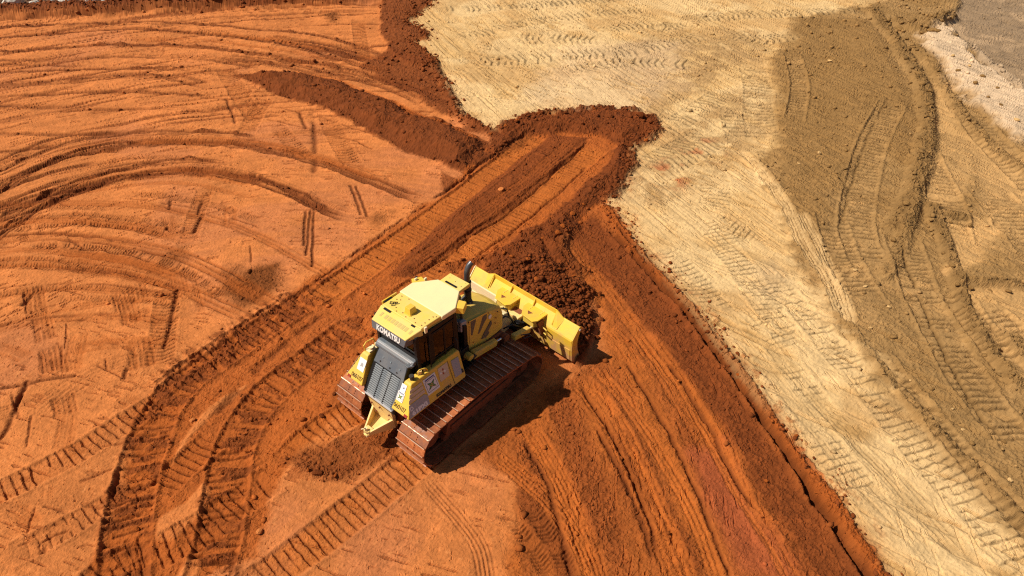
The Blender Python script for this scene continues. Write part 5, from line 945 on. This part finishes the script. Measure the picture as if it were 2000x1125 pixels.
def earth(name, col, var=.35):
    m, n, l, b = node_mat(name); tc = n.new('ShaderNodeTexCoord'); a = n.new('ShaderNodeTexNoise'); a.inputs['Scale'].default_value = 3.; a.inputs['Detail'].default_value = 8; a.inputs['Roughness'].default_value = .7
    l.new(tc.outputs['Object'], a.inputs['Vector']); mr = n.new('ShaderNodeMapRange'); mr.inputs[1].default_value = .3; mr.inputs[2].default_value = .7; mr.inputs[3].default_value = 1 - var; mr.inputs[4].default_value = 1 + var; l.new(a.outputs[0], mr.inputs[0])
    vm = n.new('ShaderNodeVectorMath'); vm.operation = 'SCALE'; vm.inputs[0].default_value = col; l.new(mr.outputs[0], vm.inputs['Scale']); l.new(vm.outputs[0], b.inputs['Base Color']); b.inputs['Roughness'].default_value = .95; b.inputs['Specular IOR Level'].default_value = .1
    bp = n.new('ShaderNodeBump'); bp.inputs['Strength'].default_value = .6; bp.inputs['Distance'].default_value = .05; l.new(a.outputs[0], bp.inputs['Height']); l.new(bp.outputs[0], b.inputs['Normal']); return m
E_RED = earth('red_clod_earth', tuple(C_FRESH * .9)); E_DARK = earth('dark_clod_earth', tuple(C_DARK * 1.0)); E_BRN = earth('brown_clod_earth', tuple(C_BROWN * .95)); E_PALE = earth('pale_stone', (.55, .50, .43), .3); E_ORG = earth('orange_clod_earth', tuple(C_CRUST * 1.05)); E_TAN = earth('tan_clod_earth', tuple(C_TAN)); E_GREYR = earth('grey_stone', (.40, .37, .33), .4)
_rk = {}
def rocks_of(mat, k):
    key = (mat.name, k)
    if key not in _rk: m_ = rock_mesh('clod', 100 + k * 7 + len(mat.name)); m_.materials.append(mat); _rk[key] = m_
    return _rk[key]
def thing(name, u, v, size_px, mat, label, cat, group=None, flat_=1., z=None, sink=.25):
    x, y = px(u, v); zz = z_at(x, y)
    for _ in range(3): x, y = px(u, v, zz); zz = z_at(x, y)
    depth = y * math.cos(PITCH) + (CAM_H - zz) * math.sin(PITCH); r_ = .5 * size_px * depth / FOC
    o = bpy.data.objects.new(name, rocks_of(mat, random.randrange(7))); COL.objects.link(o)
    o.location = (x, y, zz + r_ * .7 * flat_ - sink * r_); o.scale = (r_ * random.uniform(.9, 1.15), r_ * random.uniform(.85, 1.1), r_ * flat_); o.rotation_euler = (random.uniform(-.3, .3), random.uniform(-.3, .3), random.uniform(0, 6.28))
    o['label'] = label; o['category'] = cat
    if group: o['group'] = group
    return o
random.seed(21)
# single pieces that stand out
thing('dirt_clod', 1089, 458, 16, E_RED, 'largest red clod lying beside the earth heap in front of the blade', 'clod')
thing('dirt_clod', 620, 925, 22, E_DARK, 'large dark red clod at the tip of the brown spill behind the bulldozer', 'clod', flat_=.8)
thing('dirt_clod', 640, 793, 15, E_RED, 'round red clod beside the left rear end of the crawler track', 'clod')
thing('dirt_clod', 1190, 227, 26, E_DARK, 'long flat dark slab of earth on the round head of the push', 'clod', flat_=.35)
thing('dirt_clod', 1250, 229, 18, E_DARK, 'dark lump on the rim of the round head next to the tan ground', 'clod')
thing('dirt_clod', 978, 371, 13, E_ORG, 'pale orange clod on the dark band in the middle of the push lane', 'clod', flat_=.7)
thing('dirt_clod', 376, 821, 17, E_ORG, 'pale orange crust lump in the gap between the two curved tracks', 'clod', flat_=.6)
thing('dirt_clod', 507, 1040, 17, E_ORG, 'orange crust block at the end of the crossing tyre ruts', 'clod', flat_=.8)
thing('dirt_clod', 268, 1034, 15, E_RED, 'red clod in the churned bottom of the curved track', 'clod')
thing('stone', 1746, 657, 20, E_BRN, 'flat dark stone of the touching pair on the brown ground', 'stone', flat_=.6)
thing('stone', 1754, 667, 18, E_BRN, 'paler stone of the touching pair on the brown ground', 'stone', flat_=.6)
thing('stone', 1972, 939, 13, E_TAN, 'pale stone lying among crumbs on the brown ground', 'stone')
thing('stone', 1897, 867, 13, E_BRN, 'dark lump standing alone on the crumbly brown strip', 'stone')
thing('dirt_clod', 1496, 941, 11, E_RED, 'small red clod alone on the dark band of the terrace', 'clod')
thing('dirt_clod', 1595, 960, 14, E_RED, 'flat red crumb patch spilled onto the scraped tan ground', 'clod', flat_=.3)
def many(name, pts, s0, s1, mats, label, cat, group):
    for u, v in pts: thing(name, u, v, random.uniform(s0, s1), random.choice(mats), label, cat, group, flat_=random.uniform(.6, 1.))
many('dirt_clod', [(894, 220), (886, 193), (988, 247), (1052, 220), (900, 231), (958, 262), (1010, 236), (1105, 222), (1160, 211), (1272, 240), (1262, 275), (1232, 285), (1226, 315), (1215, 350), (1200, 385)], 8, 13, [E_DARK, E_RED], 'small dark red clod where the red fill spills onto the tan ground', 'clod', 'clods along the edge of the red fill')
many('dirt_clod', [(891, 491), (985, 494), (858, 531), (1100, 440), (1060, 465), (940, 505), (1002, 478), (1118, 417), (1140, 400), (905, 508), (872, 515), (1035, 452), (1020, 470), (968, 486), (1078, 440)], 9, 14, [E_DARK, E_RED], 'red clod left beside the push lane ahead of the blade', 'clod', 'clods left beside the push lane')
many('dirt_clod', [(1160, 548), (1172, 575), (1168, 600), (1175, 625), (1160, 640), (1148, 560), (1120, 540), (1105, 560), (1135, 585), (1090, 530), (1060, 520), (1030, 510), (1150, 615), (1125, 610), (1000, 505), (1080, 560), (1142, 640), (1110, 590), (1048, 545), (1165, 660)], 9, 15, [E_DARK, E_RED], 'moist red clod on the earth heap in front of the blade', 'clod', 'clods on the heap at the blade')
many('dirt_clod', [(1337, 611), (1328, 628), (1394, 853), (1555, 852), (1589, 895), (1380, 660), (1440, 735), (1500, 830), (1470, 790), (1620, 985)], 8, 12, [E_RED, E_DARK], 'small red clod along the cracked lip of the long terrace', 'clod', 'clods along the terrace lip')
many('dirt_clod', [(560, 897), (585, 910), (602, 918), (655, 930), (700, 927), (632, 940), (646, 905), (628, 812), (652, 770), (600, 840)], 7, 12, [E_RED, E_DARK], 'small red clod round the spill behind the bulldozer', 'clod', 'clods behind the machine')
many('stone', [(1793, 145), (1800, 165), (1785, 120), (1770, 78), (1755, 60), (1822, 52), (1800, 66), (1840, 40), (1860, 30), (1812, 205), (1806, 250), (1798, 300), (1786, 350), (1770, 400), (1760, 450), (1744, 470), (1816, 180), (1830, 62), (1775, 95), (1808, 228)], 9, 16, [E_BRN], 'brown lump on the crumbly ridge that crosses the brown ground', 'stone', 'lumps on the brown ridge')
many('stone', [(1842, 424), (1860, 427), (1880, 430), (1894, 442), (1838, 455), (1845, 490), (1858, 520), (1870, 555), (1885, 597), (1890, 620), (1900, 640), (1947, 680), (1925, 690), (1900, 552), (1940, 556), (1975, 560)], 9, 15, [E_BRN], 'brown lump along the broken edge of the ochre shelves', 'stone', 'lumps along the ochre shelves')
many('stone', [(1872, 138), (1904, 164), (1893, 130), (1930, 190), (1955, 205), (1985, 235), (1860, 110), (1918, 150), (1948, 172)], 8, 13, [E_TAN, E_BRN], 'lump on the pale sandy strip beside the grey mud', 'stone', 'lumps on the pale strip')
many('stone', [(1718, 503), (1700, 640), (1690, 560), (1670, 530), (1735, 600), (1800, 690), (1820, 760), (1880, 840), (1961, 864), (1650, 330), (1600, 300), (1580, 180), (1620, 120), (1560, 320), (1680, 240), (1363, 49), (1905, 900), (1860, 800), (1780, 740)], 7, 11, [E_BRN, E_TAN], 'small stone scattered on the brown ground', 'stone', 'stones scattered on brown ground')
# pale rubble behind the far red bank
random.seed(5)
for i in range(46):
    u = random.choice([random.uniform(-40, 230), random.uniform(-20, 210), random.uniform(250, 400), random.uniform(420, 640)])
    v = 6 - u * .026 + random.uniform(-9, 5)
    thing('boulder', u, v, random.uniform(12, 34), random.choice([E_PALE, E_PALE, E_GREYR]), 'pale broken rock in the rubble behind the far red bank', 'rock', 'rubble behind the far bank', flat_=random.uniform(.6, .9), sink=.2)

# crumbs too many to count, in one object, each a real little solid
ico_v = []; t_ = (1 + 5 ** .5) / 2
base = np.array([(-1, t_, 0), (1, t_, 0), (-1, -t_, 0), (1, -t_, 0), (0, -1, t_), (0, 1, t_), (0, -1, -t_), (0, 1, -t_), (t_, 0, -1), (t_, 0, 1), (-t_, 0, -1), (-t_, 0, 1)], np.float32); base /= np.linalg.norm(base[0])
faces = np.array([(0, 11, 5), (0, 5, 1), (0, 1, 7), (0, 7, 10), (0, 10, 11), (1, 5, 9), (5, 11, 4), (11, 10, 2), (10, 7, 6), (7, 1, 8), (3, 9, 4), (3, 4, 2), (3, 2, 6), (3, 6, 8), (3, 8, 9), (4, 9, 5), (2, 4, 11), (6, 2, 10), (8, 6, 7), (9, 8, 1)], np.int32)
def crumbs(name, label, prob, N, s0, s1, mul):
    cell = (np.gradient(yr)[:, None] * np.gradient(uc)[None, :] * wr[:, None]); p_ = (prob * cell).ravel(); p_[~np.isfinite(p_)] = 0; p_ = np.clip(p_, 0, None); p_ /= p_.sum()
    idx = RNG.choice(len(p_), N, p=p_); xs = X.ravel()[idx]; ys = Y.ravel()[idx]; zs = Z.ravel()[idx]; cs = CL.reshape(-1, 3)[idx]
    r_ = s0 + (s1 - s0) * RNG.random(N) ** 5; r_ *= 1 + .6 * ss(18, 40, ys)
    a = RNG.random(N) * 6.283; sc = RNG.uniform(.7, 1.25, (N, 3)); sc[:, 2] *= .75
    v = base[None] * (1 + .7 * (RNG.random((N, 12, 1)) - .5)) * sc[:, None, :] * r_[:, None, None]
    ca_, sa_ = np.cos(a)[:, None], np.sin(a)[:, None]; vx = v[..., 0] * ca_ - v[..., 1] * sa_; vy = v[..., 0] * sa_ + v[..., 1] * ca_
    co = np.stack([vx + xs[:, None] + RNG.normal(0, .02, (N, 1)), vy + ys[:, None] + RNG.normal(0, .02, (N, 1)), v[..., 2] + zs[:, None] + r_[:, None] * .25], -1).astype(np.float32)
    fs = (faces[None] + (np.arange(N) * 12)[:, None, None]).reshape(-1).astype(np.int32)
    m_ = bpy.data.meshes.new(name); m_.vertices.add(N * 12); m_.vertices.foreach_set('co', co.ravel()); m_.loops.add(len(fs)); m_.loops.foreach_set('vertex_index', fs); m_.polygons.add(len(fs) // 3); m_.polygons.foreach_set('loop_start', np.arange(0, len(fs), 3, dtype=np.int32))
    at_ = m_.color_attributes.new('soil', 'FLOAT_COLOR', 'POINT'); cc = np.ones((N, 12, 4), np.float32); cc[..., :3] = (cs * (mul + .5 * (RNG.random((N, 1)) - .5)))[:, None, :]; at_.data.foreach_set('color', cc.ravel())
    m_.update(); m_.validate(); m_.materials.append(bpy.data.materials['soil'])
    o = bpy.data.objects.new(name, m_); COL.objects.link(o); o['kind'] = 'stuff'; o['label'] = label; o['category'] = 'crumbs'
inview = (np.abs(X) < wid(Y) * .98) * (Y > 4.5) * (Y < 58); notdoz = 1 - um
pm_ = ss(.1, .3, pile)
crumbs('heap_crumbs', 'crumbs of moist red earth rolled up before the blade', pm_ * inview, 6200, .014, .085, 1.1)
edge_ = np.zeros_like(X); edge_[sl_t] = ss(-.7, -.05, sd_tan) * ss(.6, .05, sd_tan); inred = np.zeros_like(X); inred[sl_t] = 1; CLS = CL; CL = np.broadcast_to(C_DARK * 1.35, CLS.shape); crumbs('spilled_red_crumbs', 'red crumbs spilled along the edge of the tan ground', edge_ * (Y < px(0, -10)[1]) * inview * ss(.35, .6, NF), 3000, .010, .065, 1.0); CL = CLS
crumbs('red_soil_crumbs', 'loose red soil crumbs strewn over the fill', np.clip(LOOSE, .02, 1) ** 1.5 * (1 - TANM) * (1 - pm_) * inview * notdoz, 6000, .012, .09, 1.05)
crumbs('brown_soil_crumbs', 'loose brown crumbs strewn over the clay ground', np.clip(LOOSE, .03, 1) ** 1.5 * TANM * inview, 3600, .012, .09, 1.0)
